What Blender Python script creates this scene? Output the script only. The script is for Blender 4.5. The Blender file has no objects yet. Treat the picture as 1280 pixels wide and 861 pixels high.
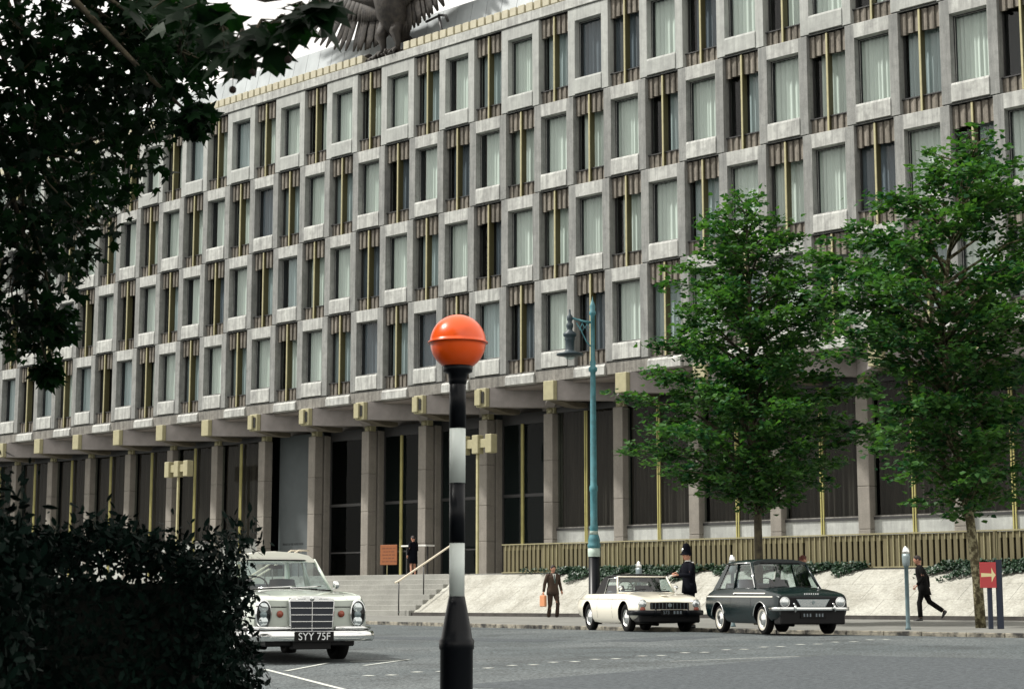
import bpy, bmesh, math, random
from mathutils import Vector, Matrix
random.seed(7)
PI = math.pi
sc = bpy.context.scene
col = sc.collection

# ------------------------------------------------------------------ camera
YAW, PIT, FPX = -0.76, 0.1433, 2213.0
P = 3.5                                   # facade module, metres
cam_d = bpy.data.cameras.new('camera')
cam = bpy.data.objects.new('camera', cam_d); col.objects.link(cam)
w = Vector((math.sin(YAW)*math.cos(PIT), math.cos(YAW)*math.cos(PIT), math.sin(PIT)))
r = Vector((math.cos(YAW), -math.sin(YAW), 0)); u = r.cross(w)
CAM = Vector((64.194, -48.522, 1.6))
cam.matrix_world = Matrix(((r.x, u.x, -w.x, CAM.x), (r.y, u.y, -w.y, CAM.y), (r.z, u.z, -w.z, CAM.z), (0, 0, 0, 1)))
cam_d.sensor_width = 36; cam_d.lens = FPX/1280*36
cam_d.clip_start = 0.1; cam_d.clip_end = 3000
cam_d.dof.use_dof = True; cam_d.dof.focus_distance = 34; cam_d.dof.aperture_fstop = 11
sc.camera = cam
# ------------------------------------------------------------------ light
SUN_EL, SUN_AZ = math.radians(50), math.atan2(-0.62, -0.78)   # direction towards the sun in the ground plane
world = bpy.data.worlds.new('World'); sc.world = world; world.use_nodes = True
nt = world.node_tree; nt.nodes.clear()
out = nt.nodes.new('ShaderNodeOutputWorld'); bg = nt.nodes.new('ShaderNodeBackground')
sky = nt.nodes.new('ShaderNodeTexSky'); sky.sky_type = 'NISHITA'; sky.sun_disc = False
sky.sun_elevation = SUN_EL; sky.sun_rotation = PI/2 - SUN_AZ
sky.air_density = 1.0; sky.dust_density = 6.0; sky.ozone_density = 1.0
hs = nt.nodes.new('ShaderNodeHueSaturation'); hs.inputs['Saturation'].default_value = 0.60
tn = nt.nodes.new('ShaderNodeMix'); tn.data_type = 'RGBA'; tn.blend_type = 'MULTIPLY'; tn.inputs[0].default_value = 1.0; tn.inputs[7].default_value = (0.96, 1.06, 1.0, 1)
nt.links.new(sky.outputs[0], hs.inputs['Color']); nt.links.new(hs.outputs[0], tn.inputs[6])
tc = nt.nodes.new('ShaderNodeTexCoord'); cn = nt.nodes.new('ShaderNodeTexNoise'); cn.inputs['Scale'].default_value = 2.2; cn.inputs['Detail'].default_value = 6
nt.links.new(tc.outputs['Generated'], cn.inputs['Vector'])
cr_ = nt.nodes.new('ShaderNodeValToRGB'); cr_.color_ramp.elements[0].position = 0.26; cr_.color_ramp.elements[1].position = 0.44
nt.links.new(cn.outputs[0], cr_.inputs[0])
cm = nt.nodes.new('ShaderNodeMix'); cm.data_type = 'RGBA'; cm.inputs[7].default_value = (6.3, 6.1, 5.75, 1)      # thin bright cloud
nt.links.new(cr_.outputs[0], cm.inputs[0]); nt.links.new(tn.outputs[2], cm.inputs[6]); nt.links.new(cm.outputs[2], bg.inputs[0])
bg.inputs[1].default_value = 0.15
nt.links.new(bg.outputs[0], out.inputs[0])
sl = bpy.data.lights.new('sun', 'SUN'); sl.energy = 3.7; sl.angle = math.radians(5); sl.color = (1.0, 0.965, 0.90)
so = bpy.data.objects.new('sun', sl); col.objects.link(so)
sd = Vector((math.cos(SUN_AZ)*math.cos(SUN_EL), math.sin(SUN_AZ)*math.cos(SUN_EL), math.sin(SUN_EL)))
so.rotation_euler = sd.to_track_quat('Z', 'Y').to_euler(); so.location = (0, -40, 60)
sc.view_settings.view_transform = 'Standard'; sc.view_settings.look = 'None'
sc.view_settings.exposure = 0.50; sc.view_settings.gamma = 1; sc.view_settings.use_curve_mapping = False
sc.render.engine = 'CYCLES'
sc.cycles.max_bounces = 6; sc.cycles.transparent_max_bounces = 12
sc.cycles.caustics_reflective = False; sc.cycles.caustics_refractive = False

# ------------------------------------------------------------------ materials
def new_mat(name):
    m = bpy.data.materials.new(name); m.use_nodes = True
    n = m.node_tree.nodes; b = n['Principled BSDF']
    return m, m.node_tree, b
def mat(name, c, rough=0.7, metal=0.0, var=0.0, scale=3.0, bump=0.0, bscale=40.0, coat=0.0, spec=0.5, sub=0.0, stretch=None, c2=None, thresh=(0.35, 0.65)):
    m, t, b = new_mat(name)
    b.inputs['Base Color'].default_value = (*c, 1); b.inputs['Roughness'].default_value = rough
    b.inputs['Metallic'].default_value = metal; b.inputs['Coat Weight'].default_value = coat
    b.inputs['Coat Roughness'].default_value = 0.05
    b.inputs['Specular IOR Level'].default_value = spec
    if var > 0 or c2 or bump > 0:
        g = t.nodes.new('ShaderNodeNewGeometry'); mp = t.nodes.new('ShaderNodeMapping')
        if stretch: mp.inputs['Scale'].default_value = stretch
        t.links.new(g.outputs['Position'], mp.inputs[0])
    if var > 0 or c2:
        n1 = t.nodes.new('ShaderNodeTexNoise'); n1.inputs['Scale'].default_value = scale; n1.inputs['Detail'].default_value = 6
        n1.inputs['Roughness'].default_value = 0.6
        t.links.new(mp.outputs[0], n1.inputs['Vector'])
        cr = t.nodes.new('ShaderNodeValToRGB'); cr.color_ramp.elements[0].position = thresh[0]; cr.color_ramp.elements[1].position = thresh[1]
        if c2 is None: c2 = tuple(min(1, x*(1+var)) for x in c); c1 = tuple(x*(1-var) for x in c)
        else: c1 = c
        cr.color_ramp.elements[0].color = (*c1, 1); cr.color_ramp.elements[1].color = (*c2, 1)
        t.links.new(n1.outputs[0], cr.inputs[0]); t.links.new(cr.outputs[0], b.inputs['Base Color'])
    if bump > 0:
        n2 = t.nodes.new('ShaderNodeTexNoise'); n2.inputs['Scale'].default_value = bscale; n2.inputs['Detail'].default_value = 4
        t.links.new(g.outputs['Position'], n2.inputs['Vector'])
        bp = t.nodes.new('ShaderNodeBump'); bp.inputs['Strength'].default_value = bump; bp.inputs['Distance'].default_value = 0.02
        t.links.new(n2.outputs[0], bp.inputs['Height']); t.links.new(bp.outputs[0], b.inputs['Normal'])
    return m
def stone(name, c, dirt, amount=0.5, streak=True, grain=0.12, fine=9.0, lo=0.47, bscale=3.1, bst=(1, 1, 1)):
    """stone with broad tone change, fine grain and vertical rain streaks, all in world space"""
    m, t, b = new_mat(name); N = t.nodes; L = t.links
    g = N.new('ShaderNodeNewGeometry')
    def noise(scale, stretch=(1, 1, 1), det=5, rough=0.6):
        mp = N.new('ShaderNodeMapping'); mp.inputs['Scale'].default_value = stretch
        L.new(g.outputs['Position'], mp.inputs[0]); n = N.new('ShaderNodeTexNoise')
        n.inputs['Scale'].default_value = scale; n.inputs['Detail'].default_value = det; n.inputs['Roughness'].default_value = rough
        L.new(mp.outputs[0], n.inputs['Vector']); return n
    def ramp(src, a, bb, c0, c1):
        q = N.new('ShaderNodeValToRGB'); q.color_ramp.elements[0].position = a; q.color_ramp.elements[1].position = bb
        q.color_ramp.elements[0].color = (*c0, 1); q.color_ramp.elements[1].color = (*c1, 1); L.new(src, q.inputs[0]); return q
    def mix(f, a, bb, mode='MIX'):
        q = N.new('ShaderNodeMix'); q.data_type = 'RGBA'; q.blend_type = mode
        if isinstance(f, float): q.inputs[0].default_value = f
        else: L.new(f, q.inputs[0])
        L.new(a, q.inputs[6]); L.new(bb, q.inputs[7]); return q.outputs[2]
    broad = ramp(noise(0.9).outputs[0], 0.3, 0.7, tuple(x*0.82 for x in c), tuple(min(1, x*1.12) for x in c))
    colr = broad.outputs[0]
    if streak:
        st = ramp(noise(2.6, (2.2, 2.2, 0.14), 7, 0.75).outputs[0], 0.42, 0.62, (0, 0, 0), (amount, amount, amount))
        dc = N.new('ShaderNodeRGB'); dc.outputs[0].default_value = (*dirt, 1)
        colr = mix(st.outputs[0], colr, dc.outputs[0])
    bl = ramp(noise(bscale, bst, 8, 0.75).outputs[0], lo, lo+.18, (0, 0, 0), (amount*0.8,)*3)
    dc2 = N.new('ShaderNodeRGB'); dc2.outputs[0].default_value = (*[x*0.9 for x in dirt], 1)
    colr = mix(bl.outputs[0], colr, dc2.outputs[0])
    gr = ramp(noise(fine*4, (1, 1, 1), 3).outputs[0], 0.3, 0.7, (1-grain,)*3, (1+grain*0.4,)*3)
    colr = mix(1.0, colr, gr.outputs[0], 'MULTIPLY')
    L.new(colr, b.inputs['Base Color']); b.inputs['Roughness'].default_value = 0.85; b.inputs['Specular IOR Level'].default_value = 0.25
    bp = N.new('ShaderNodeBump'); bp.inputs['Strength'].default_value = 0.35; bp.inputs['Distance'].default_value = 0.01
    L.new(noise(fine*5).outputs[0], bp.inputs['Height']); L.new(bp.outputs[0], b.inputs['Normal'])
    return m
def glass_mat(name, tint=(0.8, 0.85, 0.85), fac=0.12, refl=0.6):
    m = bpy.data.materials.new(name); m.use_nodes = True; t = m.node_tree; t.nodes.clear()
    o = t.nodes.new('ShaderNodeOutputMaterial'); tr = t.nodes.new('ShaderNodeBsdfTransparent'); gl = t.nodes.new('ShaderNodeBsdfGlossy')
    tr.inputs[0].default_value = (*tint, 1); gl.inputs['Roughness'].default_value = 0.02
    gg = t.nodes.new('ShaderNodeNewGeometry'); dt = t.nodes.new('ShaderNodeVectorMath'); dt.operation = 'DOT_PRODUCT'
    t.links.new(gg.outputs['Normal'], dt.inputs[0]); t.links.new(gg.outputs['Incoming'], dt.inputs[1])
    def mth(op, a_, b_):
        q = t.nodes.new('ShaderNodeMath'); q.operation = op
        for i_, v_ in enumerate((a_, b_)):
            if v_ is None: continue
            if isinstance(v_, (int, float)): q.inputs[i_].default_value = v_
            else: t.links.new(v_, q.inputs[i_])
        return q.outputs[0]
    fr = mth('POWER', mth('SUBTRACT', 1.0, mth('ABSOLUTE', dt.outputs['Value'], None)), 5.0)
    ma = t.nodes.new('ShaderNodeMath'); ma.operation = 'MULTIPLY_ADD'; ma.inputs[1].default_value = refl; ma.inputs[2].default_value = 0.025+fac*0.18; ma.use_clamp = True
    t.links.new(fr, ma.inputs[0])
    mx = t.nodes.new('ShaderNodeMixShader'); t.links.new(ma.outputs[0], mx.inputs[0]); t.links.new(tr.outputs[0], mx.inputs[1]); t.links.new(gl.outputs[0], mx.inputs[2])
    t.links.new(mx.outputs[0], o.inputs[0]); return m
def leaf_mat(name, c, c2, trans=0.35, rough=0.45, scale=1.4, spec=0.5):
    m = bpy.data.materials.new(name); m.use_nodes = True; t = m.node_tree; N = t.nodes; L = t.links
    b = N['Principled BSDF']; o = N['Material Output']
    g = N.new('ShaderNodeNewGeometry'); n = N.new('ShaderNodeTexNoise'); n.inputs['Scale'].default_value = scale; n.inputs['Detail'].default_value = 4
    L.new(g.outputs['Position'], n.inputs['Vector'])
    ad = N.new('ShaderNodeMath'); ad.operation = 'MULTIPLY_ADD'; ad.inputs[1].default_value = 0.45; L.new(g.outputs['Random Per Island'], ad.inputs[0]); 
    sb = N.new('ShaderNodeMath'); sb.operation = 'SUBTRACT'; sb.inputs[1].default_value = 0.22; L.new(n.outputs[0], sb.inputs[0]); L.new(sb.outputs[0], ad.inputs[2])
    q = N.new('ShaderNodeValToRGB'); q.color_ramp.elements[0].position = 0.25; q.color_ramp.elements[1].position = 0.75
    q.color_ramp.elements[0].color = (*c, 1); q.color_ramp.elements[1].color = (*c2, 1); L.new(ad.outputs[0], q.inputs[0])
    L.new(q.outputs[0], b.inputs['Base Color']); b.inputs['Roughness'].default_value = rough; b.inputs['Specular IOR Level'].default_value = spec
    tl = N.new('ShaderNodeBsdfTranslucent'); 
    hv = N.new('ShaderNodeMix'); hv.data_type = 'RGBA'; hv.blend_type = 'MULTIPLY'; hv.inputs[0].default_value = 1.0
    hv.inputs[7].default_value = (1.3, 1.5, 0.5, 1); L.new(q.outputs[0], hv.inputs[6]); L.new(hv.outputs[2], tl.inputs[0])
    mx = N.new('ShaderNodeMixShader'); mx.inputs[0].default_value = trans
    L.new(b.outputs[0], mx.inputs[1]); L.new(tl.outputs[0], mx.inputs[2]); L.new(mx.outputs[0], o.inputs[0]); return m

M = {}
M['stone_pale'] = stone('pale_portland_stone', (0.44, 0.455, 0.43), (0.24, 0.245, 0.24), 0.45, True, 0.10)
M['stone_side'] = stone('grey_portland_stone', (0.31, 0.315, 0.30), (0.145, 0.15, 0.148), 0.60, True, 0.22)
M['stone_sill'] = stone('washed_white_stone', (0.52, 0.53, 0.50), (0.20, 0.20, 0.195), 0.65, True, 0.08)
M['stone_slab'] = stone('weathered_stone_course', (0.27, 0.26, 0.235), (0.12, 0.115, 0.105), 0.8, True, 0.15)
M['stone_col'] = stone('granite_column_stone', (0.27, 0.25, 0.22), (0.19, 0.175, 0.155), 0.4, True, 0.30, 14)
M['fluted'] = stone('fluted_brown_concrete', (0.25, 0.225, 0.19), (0.085, 0.078, 0.066), 0.8, True, 0.2)
M['soffit'] = mat('soffit_concrete', (0.24, 0.21, 0.19), 0.9, var=0.15, scale=2, bump=0.2)
M['beam'] = mat('diagrid_concrete', (0.25, 0.23, 0.22), 0.9, var=0.14, scale=1.5, bump=0.3, bscale=30)
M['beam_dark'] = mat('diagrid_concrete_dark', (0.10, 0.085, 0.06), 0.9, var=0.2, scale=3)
M['gold_end'] = mat('cream_gold_paint', (0.34, 0.315, 0.19), 0.5, var=0.08, scale=5)
M['gold'] = mat('gold_anodised', (0.40, 0.37, 0.21), 0.45, metal=0.05, var=0.1, scale=4)
M['gold_dim'] = mat('dull_gold', (0.36, 0.33, 0.12), 0.5, var=0.1)
M['olive'] = mat('dark_olive_metal', (0.085, 0.075, 0.03), 0.5, metal=0.2)
M['dark_frame'] = mat('dark_bronze', (0.03, 0.03, 0.03), 0.5)
M['jamb'] = mat('window_jamb_dark', (0.02, 0.022, 0.025), 0.8)
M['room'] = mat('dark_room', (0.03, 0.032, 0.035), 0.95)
M['core'] = mat('core_wall', (0.28, 0.27, 0.26), 0.9, var=0.1)
M['glass'] = glass_mat('window_glass', (0.93, 0.97, 0.97), 0.1)
M['glass_dark'] = glass_mat('lobby_glass', (0.35, 0.42, 0.40), 0.2)
M['curtA'] = mat('curtain_pale', (0.54, 0.585, 0.53), 0.95, var=0.08, scale=3.0, stretch=(1, 1, .1))
M['curtB'] = mat('curtain_grey', (0.33, 0.385, 0.385), 0.95, var=0.12, scale=3.0, stretch=(1, 1, .1))
M['curtC'] = mat('curtain_dark', (0.10, 0.12, 0.14), 0.95, var=0.2, scale=3.0, stretch=(1, 1, .1))
M['curtG'] = mat('curtain_brown', (0.080, 0.060, 0.052), 0.95, var=0.25, scale=2.0, stretch=(2, 2, .15))
M['greywall'] = mat('grey_entrance_wall', (0.085, 0.098, 0.102), 0.85, var=0.08, scale=1.0)
M['metal_panel'] = mat('zinc_panel', (0.33, 0.36, 0.37), 0.5, metal=0.1, var=0.18, scale=0.9, stretch=(1, 1, .4))
M['dentil'] = mat('cream_dentil', (0.46, 0.43, 0.32), 0.7, var=0.08, scale=5)
M['fence'] = mat('gold_painted_fence', (0.135, 0.117, 0.06), 0.6, metal=0.05, var=0.14, scale=3.5, stretch=(4, 4, .3))
M['fence_gap_dark'] = mat('fence_gap_dark', (0.03, 0.028, 0.018), 0.8)
M['fence_edge'] = mat('gold_fence_light', (0.28, 0.255, 0.145), 0.5, var=0.1, scale=4)
M['glacis'] = stone('sloping_limestone', (0.42, 0.415, 0.37), (0.24, 0.23, 0.19), 0.65, False, 0.28, 4, .44, 1.6, (1.0, .6, .6))
M['step'] = stone('step_granite', (0.31, 0.31, 0.285), (0.22, 0.22, 0.20), 0.3, False, 0.2, 8)
M['step_dark'] = mat('dark_plinth', (0.06, 0.055, 0.05), 0.9, var=0.3, scale=4)
M['paving'] = mat('paving', (0.17, 0.17, 0.155), 0.9, var=0.14, scale=1.2, bump=0.2)
M['asphalt'] = None
M['kerb'] = mat('granite_kerb', (0.025, 0.024, 0.022), 0.85, c2=(0.27, 0.25, 0.20), scale=3.8, bump=0.5, thresh=(.4, .6))
M['white_paint'] = mat('road_white', (0.48, 0.50, 0.46), 0.8, var=0.2, scale=12)
M['bark'] = mat('plane_bark', (0.035, 0.03, 0.022), 0.95, c2=(0.10, 0.085, 0.05), scale=6, bump=0.8, bscale=25)
M['bark_patch'] = mat('plane_bark_patched', (0.055, 0.045, 0.02), 0.9, c2=(0.24, 0.22, 0.13), scale=11, bump=0.5, bscale=25, thresh=(.46, .6))
M['leafA'] = leaf_mat('street_leaf', (0.011, 0.054, 0.025), (0.075, 0.170, 0.045), 0.36, 0.5, spec=0.18)
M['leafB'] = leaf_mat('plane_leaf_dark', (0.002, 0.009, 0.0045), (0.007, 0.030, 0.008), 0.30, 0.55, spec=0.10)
M['leafH'] = leaf_mat('hedge_leaf', (0.0012, 0.0045, 0.0032), (0.004, 0.013, 0.009), 0.02, 0.6, 3.0, spec=0.05)  # shade over hedge and bush is put into this dark colour
M['leafI'] = leaf_mat('ivy_leaf', (0.006, 0.026, 0.014), (0.022, 0.062, 0.026), 0.1, 0.45, 3.0)
M['rubber'] = mat('rubber', (0.005, 0.005, 0.005), 0.9, spec=0.2)
M['chrome'] = mat('chrome', (0.82, 0.83, 0.82), 0.12, metal=1.0)
M['lens'] = mat('headlamp_glass', (0.72, 0.75, 0.75), 0.12, metal=0.75)
M['black'] = mat('black_trim', (0.003, 0.003, 0.0035), 0.5, spec=0.25)
M['plate'] = mat('plate_black', (0.003, 0.003, 0.003), 0.5, spec=0.2)
M['plate_txt'] = mat('plate_silver_text', (0.82, 0.84, 0.84), 0.5)
M['plate_dim'] = mat('plate_dull_text', (0.16, 0.19, 0.21), 0.6)
M['orange_lens'] = mat('amber_lens', (0.30, 0.07, 0.04), 0.25)
M['red_lens'] = mat('red_lens', (0.45, 0.03, 0.02), 0.25)
M['seat_red'] = mat('red_leather', (0.16, 0.03, 0.02), 0.5)
M['seat_dark'] = mat('dark_leather', (0.03, 0.035, 0.05), 0.5)
M['car_glass'] = glass_mat('car_glass', (0.72, 0.80, 0.80), 0.35)
M['clear_cover'] = glass_mat('clear_cover', (0.95, 0.97, 0.97), 0.0)
M['grille_dark'] = mat('grille_dark', (0.010, 0.014, 0.022), 0.5)
M['car_silver'] = mat('silver_green_paint', (0.52, 0.57, 0.50), 0.28, metal=0.0, coat=1.0)
M['car_roof'] = mat('cream_roof_paint', (0.78, 0.77, 0.68), 0.3, coat=1.0)
M['car_cream'] = mat('cream_paint', (0.80, 0.76, 0.64), 0.3, coat=1.0)
M['car_green'] = mat('dark_green_paint', (0.001, 0.0085, 0.0095), 0.25, coat=0.15, spec=0.4)
M['cream_trim'] = mat('cream_stripe', (0.80, 0.76, 0.66), 0.35)
M['whitewall'] = mat('dirty_whitewall', (0.42, 0.40, 0.34), 0.8, var=.15, scale=20)
M['post_blue'] = mat('blue_green_paint', (0.055, 0.185, 0.215), 0.45, var=0.25, scale=5)
M['lantern_dark'] = mat('dark_blue_lantern', (0.018, 0.035, 0.045), 0.5)
M['post_pale'] = mat('pale_green_paint', (0.42, 0.52, 0.46), 0.5, var=0.15, scale=8)
M['post_black'] = mat('black_paint', (0.003, 0.004, 0.006), 0.35, spec=0.2)
M['meter_post'] = mat('grey_green_post', (0.085, 0.135, 0.15), 0.5, var=.2, scale=6)
M['meter_grey'] = mat('meter_grey', (0.22, 0.27, 0.28), 0.4, metal=0.3)
M['beacon_white'] = mat('beacon_white', (0.66, 0.72, 0.68), 0.42, var=0.05, scale=6)
M['beacon_orange'] = mat('amber_plastic', (1.0, 0.115, 0.008), 0.30, coat=0.25)
M['sign_red'] = mat('red_sign', (0.48, 0.05, 0.055), 0.5)
M['sign_cream'] = mat('cream_arrow', (0.80, 0.70, 0.38), 0.5)
M['sign_navy'] = mat('navy_post', (0.010, 0.018, 0.038), 0.6)
M['board'] = mat('orange_board', (0.26, 0.085, 0.025), 0.6)
M['board_txt'] = mat('board_lettering', (0.16, 0.05, 0.02), 0.6)
M['rail'] = mat('cream_rail', (0.80, 0.72, 0.58), 0.4)
M['eagle'] = mat('bronze_eagle', (0.010, 0.008, 0.007), 0.7, metal=0.0, c2=(0.038, 0.031, 0.024), scale=5, bump=0.8, bscale=9)
M['skin'] = mat('skin', (0.48, 0.24, 0.16), 0.6)
M['hair_dark'] = mat('dark_hair', (0.02, 0.012, 0.010), 0.7)
M['hair_red'] = mat('auburn_hair', (0.10, 0.025, 0.015), 0.7)
M['suit_brown'] = mat('brown_suit', (0.045, 0.028, 0.018), 0.95, var=0.15, scale=8)
M['suit_dark'] = mat('dark_suit', (0.007, 0.007, 0.007), 0.95, spec=0.1, var=0.2, scale=8)
M['uniform'] = mat('navy_uniform', (0.0025, 0.003, 0.006), 0.9, spec=0.1)
M['shirt'] = mat('white_shirt', (0.72, 0.72, 0.68), 0.8)
M['tie'] = mat('dark_green_tie', (0.04, 0.08, 0.07), 0.7)
M['shoe'] = mat('black_shoe', (0.012, 0.012, 0.012), 0.4)
M['bag'] = mat('tan_bag', (0.52, 0.22, 0.10), 0.6)
M['silver'] = mat('silver_badge', (0.8, 0.8, 0.78), 0.25, metal=0.9)
M['seed'] = mat('seed_ball', (0.03, 0.02, 0.015), 0.9)
def asphalt():
    m, t, b = new_mat('asphalt'); N = t.nodes; L = t.links
    g = N.new('ShaderNodeNewGeometry')
    def noise(s, d=4):
        n = N.new('ShaderNodeTexNoise'); n.inputs['Scale'].default_value = s; n.inputs['Detail'].default_value = d; L.new(g.outputs['Position'], n.inputs['Vector']); return n
    def ramp(src, a, bb, c0, c1):
        q = N.new('ShaderNodeValToRGB'); q.color_ramp.elements[0].position = a; q.color_ramp.elements[1].position = bb
        q.color_ramp.elements[0].color = (*c0, 1); q.color_ramp.elements[1].color = (*c1, 1); L.new(src, q.inputs[0]); return q
    base = ramp(noise(0.35, 6).outputs[0], 0.35, 0.65, (0.040, 0.049, 0.054), (0.066, 0.075, 0.080))
    gr = ramp(noise(26, 5).outputs[0], 0.35, 0.7, (0.12, 0.13, 0.15), (2.7, 2.7, 2.55))
    mx = N.new('ShaderNodeMix'); mx.data_type = 'RGBA'; mx.blend_type = 'MULTIPLY'; mx.inputs[0].default_value = 1
    L.new(base.outputs[0], mx.inputs[6]); L.new(gr.outputs[0], mx.inputs[7])
    st = ramp(noise(.9, 6).outputs[0], 0.50, 0.70, (1.08, 1.08, 1.08), (0.62, 0.62, 0.62))
    m2 = N.new('ShaderNodeMix'); m2.data_type = 'RGBA'; m2.blend_type = 'MULTIPLY'; m2.inputs[0].default_value = 1
    L.new(mx.outputs[2], m2.inputs[6]); L.new(st.outputs[0], m2.inputs[7]); L.new(m2.outputs[2], b.inputs['Base Color'])
    b.inputs['Roughness'].default_value = 0.75
    bp = N.new('ShaderNodeBump'); bp.inputs['Strength'].default_value = 0.6; bp.inputs['Distance'].default_value = 0.01
    L.new(noise(70).outputs[0], bp.inputs['Height']); L.new(bp.outputs[0], b.inputs['Normal']); return m
M['asphalt'] = asphalt()
M['asphalt_patch'] = mat('asphalt_patch', (0.020, 0.027, 0.032), 0.8, c2=(0.074, 0.086, 0.094), scale=17, bump=0.5, bscale=70)

# ------------------------------------------------------------------ mesh helpers
class MB:
    def __init__(s): s.v = []; s.f = []; s.m = []; s.sm = []
    def add(s, vs, fs, mi=0, smooth=False):
        o = len(s.v); s.v += [tuple(x) for x in vs]
        for f in fs: s.f.append([o+i for i in f]); s.m.append(mi); s.sm.append(smooth)
    def box(s, x0, x1, y0, y1, z0, z1, mi=0):
        vs = [(x0, y0, z0), (x1, y0, z0), (x1, y1, z0), (x0, y1, z0), (x0, y0, z1), (x1, y0, z1), (x1, y1, z1), (x0, y1, z1)]
        s.add(vs, [(0, 3, 2, 1), (4, 5, 6, 7), (0, 1, 5, 4), (1, 2, 6, 5), (2, 3, 7, 6), (3, 0, 4, 7)], mi)
    def prism(s, pts, z0, z1, mi=0):
        n = len(pts); vs = [(x, y, z0) for x, y in pts]+[(x, y, z1) for x, y in pts]
        s.add(vs, [tuple(range(n-1, -1, -1)), tuple(range(n, 2*n))]+[(i, (i+1) % n, (i+1) % n+n, i+n) for i in range(n)], mi)
    def extr(s, pts, off, mi=0):      # polygon of 3d points extruded along off
        n = len(pts); a = [Vector(p) for p in pts]; b = [p+Vector(off) for p in a]
        s.add(a+b, [tuple(range(n-1, -1, -1)), tuple(range(n, 2*n))]+[(i, (i+1) % n, (i+1) % n+n, i+n) for i in range(n)], mi)
    def sweep(s, pts, rad, n=8, mi=0, smooth=True, cap=True, up=Vector((0, 0, 1))):
        pts = [Vector(p) for p in pts]; k = len(pts); vs = []
        prev = None
        for i, p in enumerate(pts):
            d = (pts[min(i+1, k-1)]-pts[max(i-1, 0)])
            if d.length < 1e-9: d = Vector((0, 0, 1))
            d.normalize()
            a = up.cross(d)
            if a.length < 0.15: a = Vector((0, 1, 0)).cross(d) if abs(d.y) < .9 else Vector((1, 0, 0)).cross(d)
            a.normalize()
            if prev is not None and a.dot(prev) < 0: a = -a
            prev = a
            b = d.cross(a)
            rr = rad[i] if isinstance(rad, (list, tuple)) else rad
            ra, rb = rr if isinstance(rr, (list, tuple)) else (rr, rr)
            for j in range(n):
                t = 2*PI*j/n; vs.append(p+a*math.cos(t)*ra+b*math.sin(t)*rb)
        fs = [(i*n+j, i*n+(j+1) % n, (i+1)*n+(j+1) % n, (i+1)*n+j) for i in range(k-1) for j in range(n)]
        s.add(vs, fs, mi, smooth)
        if cap:
            s.add(vs[:n], [tuple(range(n-1, -1, -1))], mi); s.add(vs[-n:], [tuple(range(n))], mi)
    def lathe(s, prof, n=24, mi=0, c=(0, 0, 0), axis='z', smooth=True):
        vs = []
        for (rr, h) in prof:
            for j in range(n):
                t = 2*PI*j/n; a, b = rr*math.cos(t), rr*math.sin(t)
                if axis == 'z': p = (c[0]+a, c[1]+b, c[2]+h)
                elif axis == 'x': p = (c[0]+h, c[1]+a, c[2]+b)
                else: p = (c[0]+a, c[1]+h, c[2]+b)
                vs.append(p)
        k = len(prof)
        fs = [(i*n+j, i*n+(j+1) % n, (i+1)*n+(j+1) % n, (i+1)*n+j) for i in range(k-1) for j in range(n)]
        s.add(vs, fs, mi, smooth)
    def loft(s, rings, mi=0, smooth=True, close=True, cap=True):
        n = len(rings[0]); vs = [p for rg in rings for p in rg]; k = len(rings)
        m = n if close else n-1
        s.add(vs, [(i*n+j, i*n+(j+1) % n, (i+1)*n+(j+1) % n, (i+1)*n+j) for i in range(k-1) for j in range(m)], mi, smooth)
        if cap: s.add(rings[0], [tuple(range(n-1, -1, -1))], mi); s.add(rings[-1], [tuple(range(n))], mi)
    def ball(s, c, rx, ry=None, rz=None, mi=0, n=12, k=8):
        ry = ry or rx; rz = rz or rx
        rings = []
        for i in range(k+1):
            a = -PI/2+PI*i/k; rr = max(math.cos(a), 0.001)
            rings.append([(c[0]+rx*rr*math.cos(2*PI*j/n), c[1]+ry*rr*math.sin(2*PI*j/n), c[2]+rz*math.sin(a)) for j in range(n)])
        s.loft(rings, mi)
    def build(s, name, mats, parent=None, bevel=0, weld=True, recalc=True):
        me = bpy.data.meshes.new(name); me.from_pydata(s.v, [], s.f)
        if not isinstance(mats, (list, tuple)): mats = [mats]
        for m in mats: me.materials.append(M[m] if isinstance(m, str) else m)
        me.polygons.foreach_set('material_index', s.m); me.polygons.foreach_set('use_smooth', s.sm)
        bm = bmesh.new(); bm.from_mesh(me)
        if weld: bmesh.ops.remove_doubles(bm, verts=bm.verts, dist=0.0004)
        if recalc: bmesh.ops.recalc_face_normals(bm, faces=bm.faces)
        if bevel:
            es = [e for e in bm.edges if len(e.link_faces) == 2 and e.calc_face_angle(0) > 0.6]
            bmesh.ops.bevel(bm, geom=es, offset=bevel, segments=1, affect='EDGES')
        bm.to_mesh(me); bm.free(); me.update()
        o = bpy.data.objects.new(name, me); col.objects.link(o)
        if parent is not None: o.parent = parent
        return o
def tag(o, label=None, cat=None, group=None, kind=None):
    if label: o['label'] = label
    if cat: o['category'] = cat
    if group: o['group'] = group
    if kind: o['kind'] = kind
    return o
def thing(name, label, cat, loc=(0, 0, 0), rz=0, group=None):
    o = bpy.data.objects.new(name, None); col.objects.link(o); o.location = loc; o.rotation_euler = (0, 0, rz)
    o.empty_display_size = 0.3
    return tag(o, label, cat, group)
def struct(o): o['kind'] = 'structure'; return o
def copy_tree(o, parent=None):
    c = o.copy(); col.objects.link(c)
    if parent is not None: c.parent = parent
    for ch in list(o.children): copy_tree(ch, c)
    return c
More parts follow.
